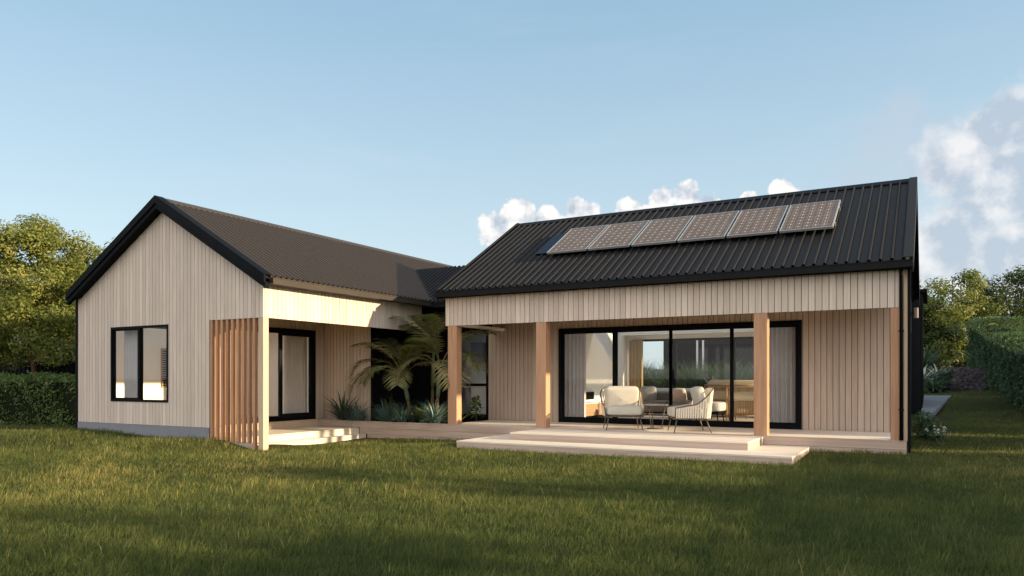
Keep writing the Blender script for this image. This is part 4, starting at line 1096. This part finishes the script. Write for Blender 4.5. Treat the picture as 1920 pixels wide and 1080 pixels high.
# leafy sapling in front of the window
t = thing('leafy_sapling', 'small broad leaved sapling in front of the link window', 'plant', (-9.58, 15.3, PZ))
mb = MB(); mb.tube([(0, 0, -.05), (.02, 0, .3), (.0, .01, .62)], [.012, .010, .006], 6); mb.build('stem', M['bark_g'], t)
P, N, rr = [], [], []
for k in range(46):
    z = .14 + .5 * k / 46; a = k * 2.4; ra = .16 * (1 - .6 * (k / 46)); P.append((ra * math.cos(a), ra * math.sin(a), z)); N.append((math.cos(a) * .5, math.sin(a) * .5, .9)); rr.append(rng.uniform(.1, .9))
leaf_mesh('foliage', np.array(P), np.array(N), np.array(rr), .17, M['leaf_h'], t, None, .62, .3)

def palm(label, loc, lean, h, fronds, L):
    t = thing('palm', label, 'palm tree', loc, 0, 'palms in the raised bed')
    top = Vector((lean[0], lean[1], h)); f = lambda k: Vector((lean[0] * k ** 1.3, lean[1] * k ** 1.3, h * k))
    mb = MB(); mb.tube([f(k / 8 * .45) for k in range(9)], [.060 - .004 * k + (.006 if k % 2 else 0) for k in range(9)], 12); mb.build('trunk', M['palm_t'], t)
    mb = MB(); mb.tube([f(.45 + k / 6 * .55) for k in range(7)], [.044, .052, .052, .048, .042, .036, .026], 12); mb.build('crownshaft', M['palm_g'], t)
    for i, (az, el, k) in enumerate(fronds):
        az = R(az); el0 = R(min(84, el + 10)); ll = L * k; pts = []; p = top - (top - f(.9)).normalized() * .05; e = el0; d = Vector((math.cos(az), math.sin(az), 0)); n = 22
        for j in range(n + 1):
            pts.append(p.copy()); dv = d * math.cos(e) + Vector((0, 0, math.sin(e))); p = p + dv * ll / n; e -= R(3.2) * (1 + j / n * .9) * (1.2 if el < 50 else .85)
        mb = MB(); mb.tube(pts, [.016 * (1 - j / n * .85) for j in range(n + 1)], 5)
        side = Vector((-d.y, d.x, 0)); rb = rng.uniform(.2, .8)
        for j in range(6, n + 1):
            for q in (0, .5):
                if j == n and q: continue
                a = pts[j] if q == 0 else pts[j].lerp(pts[j + 1], .5) if j < n else pts[j]
                tn = (pts[min(j + 1, n)] - pts[j - 1]).normalized(); fr = (j - 6) / (n - 6); lf = ll * .36 * (math.sin(PI * (.18 + .74 * fr)) ** .7)
                for s in (-1, 1):
                    o = (side * s * .82 + tn * .55 + Vector((0, 0, .10 + rng.uniform(-.08, .08)))).normalized(); w = .017
                    m1 = a + o * lf * .5 + Vector((0, 0, -.02 * lf)); m2 = a + o * lf + Vector((0, 0, -.22 * lf - rng.uniform(0, .1) * lf))
                    wn = tn * w
                    mb.add([a - wn * .4, a + wn * .4, m1 + wn, m1 - wn], [(0, 1, 2, 3)], float(np.clip(rb + rng.normal() * .15, 0, 1)))
                    mb.add([m1 - wn, m1 + wn, m2 + wn * .15, m2 - wn * .15], [(0, 1, 2, 3)], float(np.clip(rb + .1 + rng.normal() * .15, 0, 1)))
        me_o = mb.build('frond', M['palm'], t)
    return t
# az: 0 = +X (right along the front), 180 = left, 270 = towards the lawn
palm('leaning palm on the left with fronds drooping to the porch wall', (-10.95, 14.55, PZ), (-.30, .05, 0), 1.16,
     [(188, 42, 1.1), (212, 22, 1.1), (168, 66, 1.15), (250, 34, .9), (300, 30, .8), (15, 42, .9), (228, 60, 1.0), (330, 62, .9)], 1.5)
palm('upright palm on the right, behind the first verandah post', (-10.35, 14.75, PZ), (.08, .05, 0), 1.36,
     [(350, 40, 1.05), (318, 24, 1.0), (12, 60, 1.1), (180, 40, 1.0), (158, 66, 1.15), (235, 34, .85), (275, 58, .9), (205, 76, 1.2)], 1.5)
palm('slender tall palm at the back of the raised bed', (-10.9, 15.35, PZ), (.05, 0, 0), 1.85,
     [(200, 72, 1.0), (100, 82, 1.1), (20, 68, 1.0), (290, 70, .9), (240, 56, .85), (165, 44, .9)], 1.4)

# tall grasses behind the rear glazing on a raised bank
mb = MB()
mb.bbox(-9.8, 3.0 - 4.0, 23.3, 23.5, .2, 1.12, .01); o = mb.build('garden_wall', M['white']); tag(o, 'pale low garden wall seen through the living room glazing', 'wall')
V, r = [], []
for i in range(210):
    x = -10.2 + 9.0 * rng.uniform(); y = 23.75 + 2.0 * rng.uniform(); a, b = blades(26, rng.uniform(1.05, 1.6), .024, .42, .7, base_r=.12)
    a = a + np.array([x, y, .80]); V.append(a); r.append(np.clip(b * .7 + rng.uniform(0, .3), 0, 1))
o = np_mesh('tall_grass', np.concatenate(V), 4, np.concatenate(r), M['tallgrass']); tag(o, 'dense blue green tall grasses planted behind the rear glazing', 'grasses', kind='stuff')
mb = MB(); mb.box(-10.4, -1.0, 23.52, 26.3, .2, .84); o = mb.build('garden_soil', M['soil']); tag(o, 'raised planting bank behind the house', 'soil', kind='structure')
clump('silver_flax', 'pale silvery flax among the tall grasses, left one behind the glazing', (-6.05, 23.75, .95), 30, .85, .06, .9, .9, 'silver', group='silvery flaxes behind the glazing')
clump('silver_flax', 'pale silvery flax among the tall grasses, right one behind the glazing', (-4.0, 23.75, .95), 34, 1.0, .07, .9, .9, 'silver', group='silvery flaxes behind the glazing')
# dark ribbed outbuilding behind
t = thing('outbuilding', 'black ribbed metal outbuilding behind the house, seen through glazing and past the right corner', 'outbuilding', (-3.3, 27, .3), world=True)
mb = MB()
for i in range(82):
    x = -8.5 + i * .1
    mb.box(x, x + .098, 26.5, 26.53, .2, 4.1, .5)
    if i % 2 == 0: mb.box(x + .02, x + .06, 26.47, 26.5, .2, 4.1, .5)
for i in range(40):
    y = 26.5 + i * .1
    mb.box(-.31, -.28, y, y + .098, .2, 4.1, .5)
    if i % 2 == 0: mb.box(-.28, -.25, y + .02, y + .06, .2, 4.1, .5)
mb.box(-8.53, -8.50, 26.5, 30.5, .2, 4.1); mb.box(-8.5, -.3, 30.47, 30.5, .2, 4.1)
mb.build('wall', M['black_clad'], t)
mb = MB(); mb.bbox(-8.65, -.12, 26.38, 30.6, 4.1, 4.2, .01); mb.build('roof', M['black'], t)
for x in (-7.27, -7.06):
    mb = MB(); mb.tube([(x, 26.42, .3), (x, 26.42, 4.05)], .035, 10); mb.build('downpipe', M['white'], t)
# right garden -----------------------------------------------------------------
pts = [(-.28, 22.8), (-.12, 22.8), (.06, 24.8), (.66, 33.4), (-.25, 33.1)]
mb = MB(); mb.prism([(x, y, gz1(x, y) + .01) for x, y in pts], (0, 0, .05)); o = mb.build('path', M['path']); tag(o, 'grey concrete path beside the right rear corner of the house', 'path', kind='structure')
t = thing('stone_bank', 'low dark stone retaining bank at the foot of the right hedge', 'stone bank', (1.5, 39.5, .85), world=True)
mb = MB()
for i in range(520):
    x = .45 + 2.0 * random.random(); k = random.random(); y = 39.0 + 1.1 * k + .12 * (x - 1.2); z = .82 + 1.03 * k
    s = random.uniform(.07, .16); rr = Matrix.Rotation(random.uniform(0, 6), 3, Vector((random.random(), random.random(), random.random())).normalized())
    b8 = [rr @ Vector((sx * s * .9, sy * s * .7, sz * s * .5)) + Vector((x, y, z)) for sz in (-1, 1) for (sx, sy) in ((-1, -1), (1, -1), (1, 1), (-1, 1))]
    mb.hexa(b8)
mb.build('stones', M['rock'], t)
mb = MB(); z0 = .85
mb.hexa([(.4, 38.95, z0 - .3), (2.55, 39.2, z0 - .3), (2.55, 41.6, z0 - .3), (.4, 41.6, z0 - .3), (.4, 40.1, z0 + .98), (2.55, 40.3, z0 + .98), (2.55, 41.6, z0 + 1.0), (.4, 41.6, z0 + 1.0)])
mb.build('earth', M['soil'], t)
def gl(x, y, dz=0): return (x, y, gz1(x, y) + dz)
clump('flax_plant', 'tall green flax at the top of the right garden bed', gl(-.35, 40.6, .2), 110, 1.7, .07, .95, .7, 'flax', group='flaxes in the right garden')
clump('silver_flax', 'silvery white leaved plant in the right garden bed, left of the stone bank', gl(-.35, 37.4, .3), 60, 1.15, .10, 1.0, .8, 'silver', group='silvery plants of the right garden')
clump('silver_flax', 'smaller silvery plant beside the stone bank at the right', gl(.25, 38.2, .45), 44, 1.0, .09, 1.0, .8, 'silver', group='silvery plants of the right garden')
clump('flax_plant', 'dark green flax under the silvery plant beside the path', gl(.1, 36.6, .0), 160, 1.15, .055, 1.2, 1.0, 'flax', group='flaxes in the right garden')
clump('flax_plant', 'blue green flax beside the black outbuilding corner', gl(-.75, 37.6, .2), 130, 1.2, .055, 1.1, .9, 'blue_grass', group='flaxes in the right garden')
shrub('shrub', 'dark bush between path and stone bank', gl(.45, 38.3), (.5, .5, .5), 2600, .10, 'leaf_hr')
shrub('shrub', 'small leafy shrub at the right corner of the deck', gl(-.10, 17.0), (.17, .35, .28), 1300, .06, 'leaf_hr')
t = thing('flowering_plant', 'low white flowering plant on the grass beside the deck corner', 'plant', gl(.06, 16.6))
V, r = blades(60, .42, .03, 1.2, .9); np_mesh('leaves', V, 4, r, M['flax'], t)
P, N = shell_points((0, 0, .22), (.22, .25, .14), 40, .6); leaf_mesh('flowers', P, N, rng.uniform(.4, 1, 40), .05, M['silver'], t, None, .9)
for (x, y, h, w, lb, mt) in ((-3.2, 58, 7.0, 3.0, 'olive lit tree just right of the roof corner on the skyline', 'leaf_r'), (1.2, 56, 6.2, 2.7, 'broad olive tree behind the silvery plants', 'leaf_l'), (5.0, 62, 7.2, 3.0, 'dark dome shaped tree in the middle of the right skyline', 'leaf_r'),
    (8.2, 58, 6.2, 2.9, 'dark tree behind the top of the right hedge', 'leaf_r'), (9.5, 50, 6.9, 3.0, 'tall dark tree at the right edge of the photo', 'leaf_r'), (-.6, 52, 4.6, 2.4, 'low dark bushy tree at the foot of the skyline trees', 'leaf_r')):
    bgtree(x, y, h, w, lb, mt)
# distant hills seen through the glazing
mb = MB(); n = 60
for row, (dist, hh) in enumerate(((900, 26), (1300, 60))):
    vs = []; fs = []
    for i in range(n + 1):
        a = R(-75 + 100 * i / n); h = hh * (.55 + .3 * math.sin(i * .31 + row) + .15 * math.sin(i * .83))
        x, y = dist * math.sin(a), dist * math.cos(a); vs += [(x, y, -20), (x, y, h), (x * 1.5, y * 1.5, -20)]
    for i in range(n): fs += [(3 * i, 3 * i + 3, 3 * i + 4, 3 * i + 1), (3 * i + 1, 3 * i + 4, 3 * i + 5, 3 * i + 2)]
    mb.add(vs, fs)
o = mb.build('hills', M['hill']); tag(o, 'faint blue hills on the horizon seen through the living room', 'hills', kind='structure')

# trees at the right, beyond the frame, that throw the dappled shade on the lawn
def shade(x, y, h, w, lb):
    z = gz1(x, y)
    tree('shade_tree', lb, (x, y, z), [(0, 0, -.1), (.1, 0, h * .3), (0, .1, h * .5)],
        [((0, 0, h * .66), (w, w, h * .30)), ((w * .4, w * .3, h * .42), (w * .8, w * .8, h * .26)), ((-w * .3, -w * .3, h * .40), (w * .8, w * .8, h * .26)), ((0, 0, h * .2), (w * .9, w * .9, h * .18))], 52, 52, w * .33, .20, 'leaf_r', 'bark_g', 'garden trees that shade the lawn', 5, .14)
SHADES = [('slim garden tree at the end of the low lawn hedge', 10.5, 10.2, 5.0, .7), ('broad garden tree level with the camera side of the lawn', 10, 6.0, 5.4, 1.0),
    ('tall garden tree standing second from the camera', 10.5, 4.6, 6.0, 1.5), ('garden tree level with the camera beside the low hedge', 10, 2.4, 6.0, 1.6), ('garden tree behind the camera beside the low hedge', 10.5, -.4, 6.0, 1.8)]
for lb, x, y, h, w in SHADES: shade(x, y, h, w, lb)
hedge('unseen low hedge added to shade the grass beside the end wall', [(3.6, 18.6), (3.3, 24.4)], .9, 1.5, 'leaf_hr', 7000, .10)  # hedge rows out of view, added to shade deck end and right lawn
hedge('unseen short hedge added to shade the right end of the deck', [(3.0, 15.25), (3.1, 17.9)], .9, 1.7, 'leaf_hr', 4000, .10)
hedge('unseen low hedge added to shade the right side of the lawn', [(5.2, 5.0), (5.0, 15.0)], 1.0, 1.4, 'leaf_hr', 9000, .11)

# ------------------------------------------------------------------ grass blades
CAMZ = 1.425
thc = R(29.2847); Fv = np.array([-math.sin(thc), math.cos(thc)]); Rv = np.array([math.cos(thc), math.sin(thc)])
def grass():
    PX, PY, WD = [], [], []
    for (w0, w1, dens) in ((4.3, 6, 4600), (6, 8, 3200), (8, 11, 2000), (11, 14, 1250), (14, 19, 750), (19, 30, 260), (30, 46, 90)):
        area = 1.46 * (w1 ** 2 - w0 ** 2) / 2; n = int(area * dens)
        w = np.sqrt(rng.uniform(w0 ** 2, w1 ** 2, n)); l = rng.uniform(-.73, .73, n) * w
        PX.append(Fv[0] * w + Rv[0] * l); PY.append(Fv[1] * w + Rv[1] * l); WD.append(w)
    x = np.concatenate(PX); y = np.concatenate(PY); w = np.concatenate(WD)
    def inside(x0, x1, y0, y1): return (x > x0) & (x < x1) & (y > y0) & (y < y1)
    bad = inside(-17.34, -11.24, 10.24, 30) | inside(-13.5, -11.81, 10.3, 14) | inside(-13.5, -.32, 13.93, 27) | inside(-7.93, -1.83, 11.94, 14) | inside(-40, -17.3, 10.75, 40) | inside(-30, -.1, 21, 60) | inside(-.3, .6, 22.8, 33.4) | inside(-.3, 2.5, 37, 41.6) | (x < -17.3) & (y > 20) | (x > 2.4) & (y > 24)
    k = ~bad; x, y, w = x[k], y[k], w[k]; n = len(x)
    # patchiness: long tufts and thin places
    p1 = np.sin(x * 1.7 + 1.3 * np.sin(y * 1.1)) * np.sin(y * 2.1 + 1.1 * np.sin(x * .9)); p2 = np.sin(x * 6.3 + 2 * np.sin(y * 3.7)) * np.sin(y * 5.9 + 2 * np.sin(x * 4.1)); p3 = np.sin(x * .45 + .8 * np.sin(y * .6))
    h = .062 * (1 + .22 * p1 + .28 * p2) * rng.uniform(.55, 1.35, n); tall = rng.uniform(size=n) < .025; h = np.where(tall, h * 1.7, h)
    h *= np.where((x > -.4) & (y > 12), .7, 1.0)
    a = rng.uniform(0, 2 * PI, n); lean = rng.uniform(.1, .85, n) * h + .0
    la = rng.normal(.6, 1.5, n)
    bx, by = np.cos(la) * lean, np.sin(la) * lean
    wd = (.0027 + .00030 * w) * rng.uniform(.7, 1.3, n); sx, sy = np.cos(a) * wd / 2, np.sin(a) * wd / 2
    z = gz_fast(x, y) - .008
    p4 = np.sin(x * .9 + 2.1 * np.sin(y * .7 + 1)) * np.sin(y * 1.15 + 1.7 * np.sin(x * .55))
    r = np.clip(.40 + .10 * p1 + .13 * p2 + .10 * p3 + .13 * p4 + rng.normal(size=n) * .16 + tall * .25, 0, 1)
    V = np.zeros((n, 4, 3), np.float32)
    V[:, 0] = np.stack([x - sx, y - sy, z], 1); V[:, 1] = np.stack([x + sx, y + sy, z], 1)
    V[:, 2] = np.stack([x + sx * .8 + bx * .38, y + sy * .8 + by * .38, z + h * .6], 1); V[:, 3] = np.stack([x - sx * .8 + bx * .38, y - sy * .8 + by * .38, z + h * .6], 1)
    T = np.zeros((n, 3, 3), np.float32); T[:, 0] = V[:, 3]; T[:, 1] = V[:, 2]; T[:, 2] = np.stack([x + bx, y + by, z + h], 1)
    # one mesh of quads + tips
    me = bpy.data.meshes.new('grass'); nv = n * 5
    VV = np.zeros((n, 5, 3), np.float32); VV[:, :4] = V; VV[:, 4] = T[:, 2]
    me.vertices.add(nv); me.vertices.foreach_set('co', VV.ravel())
    b0 = np.arange(n, dtype=np.int32)[:, None] * 5
    li = np.concatenate([b0 + np.array([0, 1, 2, 3], np.int32), b0 + np.array([3, 2, 4], np.int32)], 1).ravel()
    me.loops.add(n * 7); me.loops.foreach_set('vertex_index', li)
    me.polygons.add(n * 2); ls = np.empty(n * 2, np.int32); ls[0::2] = np.arange(n) * 7; ls[1::2] = np.arange(n) * 7 + 4; lt = np.empty(n * 2, np.int32); lt[0::2] = 4; lt[1::2] = 3
    me.polygons.foreach_set('loop_start', ls); me.polygons.foreach_set('loop_total', lt)
    at = me.attributes.new('rnd', 'FLOAT', 'FACE'); at.data.foreach_set('value', np.repeat(r, 2).astype(np.float32))
    me.materials.append(M['grass']); me.update(calc_edges=True)
    o = bpy.data.objects.new('grass', me); COL.objects.link(o); tag(o, 'tufty uncut grass blades covering the lawn', 'grass', kind='stuff')
def gz_fast(x, y):
    """bilinear lookup in the terrain sheet so that blades stand on it"""
    i = np.clip(np.searchsorted(xs, x) - 1, 0, nx - 2); j = np.clip(np.searchsorted(ys, y) - 1, 0, ny - 2)
    fx = (x - xs[i]) / (xs[i + 1] - xs[i]); fy = (y - ys[j]) / (ys[j + 1] - ys[j])
    return GZ[j, i] * (1 - fx) * (1 - fy) + GZ[j, i + 1] * fx * (1 - fy) + GZ[j + 1, i] * (1 - fx) * fy + GZ[j + 1, i + 1] * fx * fy
grass()
# ------------------------------------------------------------------ sky, sun, camera
SUN = Vector((3.80, .435, .84)).normalized()
EL = math.asin(SUN.z); AZ = math.atan2(SUN.x, SUN.y)
w = bpy.data.worlds.new('World'); sc.world = w; w.use_nodes = True
t = NT(w.node_tree); bg = w.node_tree.nodes['Background']
sky = t.n('ShaderNodeTexSky', sky_type='NISHITA', sun_disc=False); sky.sun_elevation = EL; sky.sun_rotation = AZ
sky.air_density = 1.0; sky.dust_density = 1.2; sky.ozone_density = 1.4
SKY_STR = .122
tc = t.n('ShaderNodeTexCoord'); sp = t.n('ShaderNodeSeparateXYZ'); t.l(tc.outputs['Generated'], sp.inputs[0])
az = t.math('ARCTAN2', sp.outputs[0], sp.outputs[1]); el = t.math('ARCSINE', t.math('MINIMUM', t.math('MAXIMUM', sp.outputs[2], -.999), .999))
cv = t.n('ShaderNodeCombineXYZ'); t.l(az, cv.inputs[0]); t.l(el, cv.inputs[1])
def clouds(blobs, amp, scale, lo, hi, seed):
    """coverage from a union of soft discs in (azimuth, elevation) broken up by turbulence"""
    d = None
    nz = t.n('ShaderNodeTexNoise', noise_dimensions='2D'); nz.inputs['Scale'].default_value = scale; nz.inputs['Detail'].default_value = 8; nz.inputs['Roughness'].default_value = .58
    ofs = t.n('ShaderNodeVectorMath', operation='ADD'); t.l(cv.outputs[0], ofs.inputs[0]); ofs.inputs[1].default_value = (seed, seed * .7, 0); t.l(ofs.outputs[0], nz.inputs['Vector'])
    for (a, e_, r, q) in blobs:
        dx = t.math('MULTIPLY', t.math('SUBTRACT', az, a), 1 / r); dy = t.math('MULTIPLY', t.math('SUBTRACT', el, e_), 1 / (r * q))
        s = t.math('SUBTRACT', 1.0, t.math('SQRT', t.math('ADD', t.math('MULTIPLY', dx, dx), t.math('MULTIPLY', dy, dy))))
        d = s if d is None else t.math('MAXIMUM', d, s)
    d = t.math('ADD', d, t.math('MULTIPLY', t.math('SUBTRACT', nz.outputs['Fac'], .5), amp))
    m = t.n('ShaderNodeMapRange', interpolation_type='SMOOTHSTEP'); m.inputs[1].default_value = lo; m.inputs[2].default_value = hi; t.l(d, m.inputs[0])
    return m.outputs[0], d, nz.outputs['Fac']
def px_dir(x, y):
    th = R(29.2847); f = 1403.15
    d = Vector((-math.sin(th), math.cos(th), 0)) + Vector((math.cos(th), math.sin(th), 0)) * ((x - 960) / f) + Vector((0, 0, (710 - y) / f))
    d.normalize(); return math.atan2(d.x, d.y), math.asin(d.z)
def B(x, y, r, q=1.0): a, e_ = px_dir(x, y); return (a, e_, r / 1500, q)
cum = [B(930, 432, 55), B(970, 405, 55), B(985, 392, 34), B(1030, 425, 60), B(1078, 392, 32), B(1090, 410, 46), B(1180, 400, 40), B(1240, 375, 36), B(1290, 372, 44), B(1325, 385, 34), B(1210, 420, 90, .6), B(1405, 375, 24), B(1468, 356, 34), B(1480, 370, 30), B(1000, 470, 110, .7)]
big = [B(1900, 215, 60), B(1870, 260, 70), B(1840, 240, 40), B(1930, 330, 190, .9), B(1800, 330, 110), B(1790, 430, 150, .8), B(1890, 470, 170, .7), B(1720, 500, 120, .6), B(2040, 300, 200), B(2150, 420, 260)]
wisp = [B(1660, 260, 110, .9), B(1600, 330, 120, .6), B(1690, 210, 60), B(1760, 300, 130, .8)]
m1, d1, n1 = clouds(cum, 1.25, 24, .24, .42, 3.1)
m2, d2, n2 = clouds(big, 1.25, 11, .12, .50, 7.7)
m3, d3, n3 = clouds(wisp, 1.4, 9, .15, .9, 1.9)
def bump_light(seed, scale, k):
    """relief: difference of the turbulence a little towards the sun (right and up)"""
    a = []
    for dx, dy in ((0, 0), (.012, .010)):
        nz = t.n('ShaderNodeTexNoise', noise_dimensions='2D'); nz.inputs['Scale'].default_value = scale; nz.inputs['Detail'].default_value = 6; nz.inputs['Roughness'].default_value = .55
        o = t.n('ShaderNodeVectorMath', operation='ADD'); t.l(cv.outputs[0], o.inputs[0]); o.inputs[1].default_value = (seed + dx, seed * .7 + dy, 0); t.l(o.outputs[0], nz.inputs['Vector']); a.append(nz.outputs['Fac'])
    return t.math('MULTIPLY', t.math('SUBTRACT', a[0], a[1]), k)
# tint the physical sky towards the soft cyan of the photograph's hazy evening air
hs = t.n('ShaderNodeHueSaturation'); hs.inputs['Saturation'].default_value = 1.0; t.l(sky.outputs[0], hs.inputs['Color'])
tint = t.mix(1.0, hs.outputs[0], SKY_TINT, 'MULTIPLY')
haze = t.n('ShaderNodeMapRange', interpolation_type='SMOOTHSTEP'); haze.inputs[1].default_value = -.02; haze.inputs[2].default_value = HAZE_TOP; haze.inputs[3].default_value = 1.0; haze.inputs[4].default_value = .0; t.l(el, haze.inputs[0])
cs = t.n('ShaderNodeCombineXYZ'); t.l(t.math('MULTIPLY', az, 1.6), cs.inputs[0]); t.l(t.math('MULTIPLY', el, 9.0), cs.inputs[1])
ci = noise(t, cs.outputs[0], 1.4, 6, .6, .4)
cim = t.n('ShaderNodeMapRange', interpolation_type='SMOOTHSTEP'); cim.inputs[1].default_value = .5; cim.inputs[2].default_value = .85; cim.inputs[4].default_value = .16; t.l(ci, cim.inputs[0])
skyc = t.mix(cim.outputs[0], t.mix(HAZE_K, tint, t.mix(haze.outputs[0], HIGH_COL, HAZE_COL)), (2.9, 3.1, 3.2))
r2 = bump_light(7.7, 13, 3.8)
f2 = t.math('ADD', t.math('ADD', .34, r2), t.math('MULTIPLY', t.math('SUBTRACT', .58, d2), .8), clamp=True)
c2 = t.mix(f2, CLD_SH, CLD_LT)
r1 = bump_light(3.1, 24, 4.0)
f1 = t.math('ADD', t.math('ADD', .72, r1), t.math('MULTIPLY', t.math('SUBTRACT', .5, d1), .4), clamp=True)
c1 = t.mix(f1, CLD_SH, CLD_WH)
o1 = t.mix(t.math('MULTIPLY', m3, .6), skyc, CLD_SH2)
o2 = t.mix(t.math('MULTIPLY', m2, .80), o1, c2)
o3 = t.mix(t.math('MULTIPLY', m1, .92), o2, c1)
# bright cloud bank added behind the viewer to lift the shaded house fronts
bd = t.n('ShaderNodeVectorMath', operation='DOT_PRODUCT'); t.l(tc.outputs['Generated'], bd.inputs[0]); bd.inputs[1].default_value = Vector((.22, -.93, .28)).normalized()
bn = noise(t, tc.outputs['Generated'], 3.0, 7, .58)
bk = t.n('ShaderNodeMapRange', interpolation_type='SMOOTHSTEP'); bk.inputs[1].default_value = .10; bk.inputs[2].default_value = .62
t.l(t.math('ADD', bd.outputs['Value'], t.math('MULTIPLY', t.math('SUBTRACT', bn, .5), .9)), bk.inputs[0])
o4 = t.mix(t.math('MULTIPLY', bk.outputs[0], .9), o3, FILL_BANK)
t.l(o4, bg.inputs[0]); bg.inputs[1].default_value = SKY_STR

sl = bpy.data.lights.new('sun', 'SUN'); sl.energy = SUN_STR; sl.angle = R(1.0); sl.color = (1.0, .77, .47)
so = bpy.data.objects.new('sun', sl); COL.objects.link(so); so.rotation_euler = (-SUN).to_track_quat('-Z', 'Y').to_euler(); so.location = (20, 6, 12)

cd = bpy.data.cameras.new('camera'); cam = bpy.data.objects.new('camera', cd); COL.objects.link(cam)
cam.location = (0, 0, 1.425); cam.rotation_euler = (PI / 2, 0, R(29.2847))
cd.sensor_width = 36; cd.lens = 36 * 1403.15 / 1920; cd.shift_y = 170.04 / 1920; cd.clip_start = .1; cd.clip_end = 5000
sc.camera = cam
sc.view_settings.view_transform = 'Standard'; sc.view_settings.look = 'None'; sc.view_settings.gamma = 1; sc.view_settings.exposure = EXPO
sc.cycles.max_bounces = 10; sc.cycles.transparent_max_bounces = 24; sc.cycles.diffuse_bounces = 7; sc.cycles.sample_clamp_indirect = 10
for o in COL.objects:
    if '_world' in o: del o['_world']
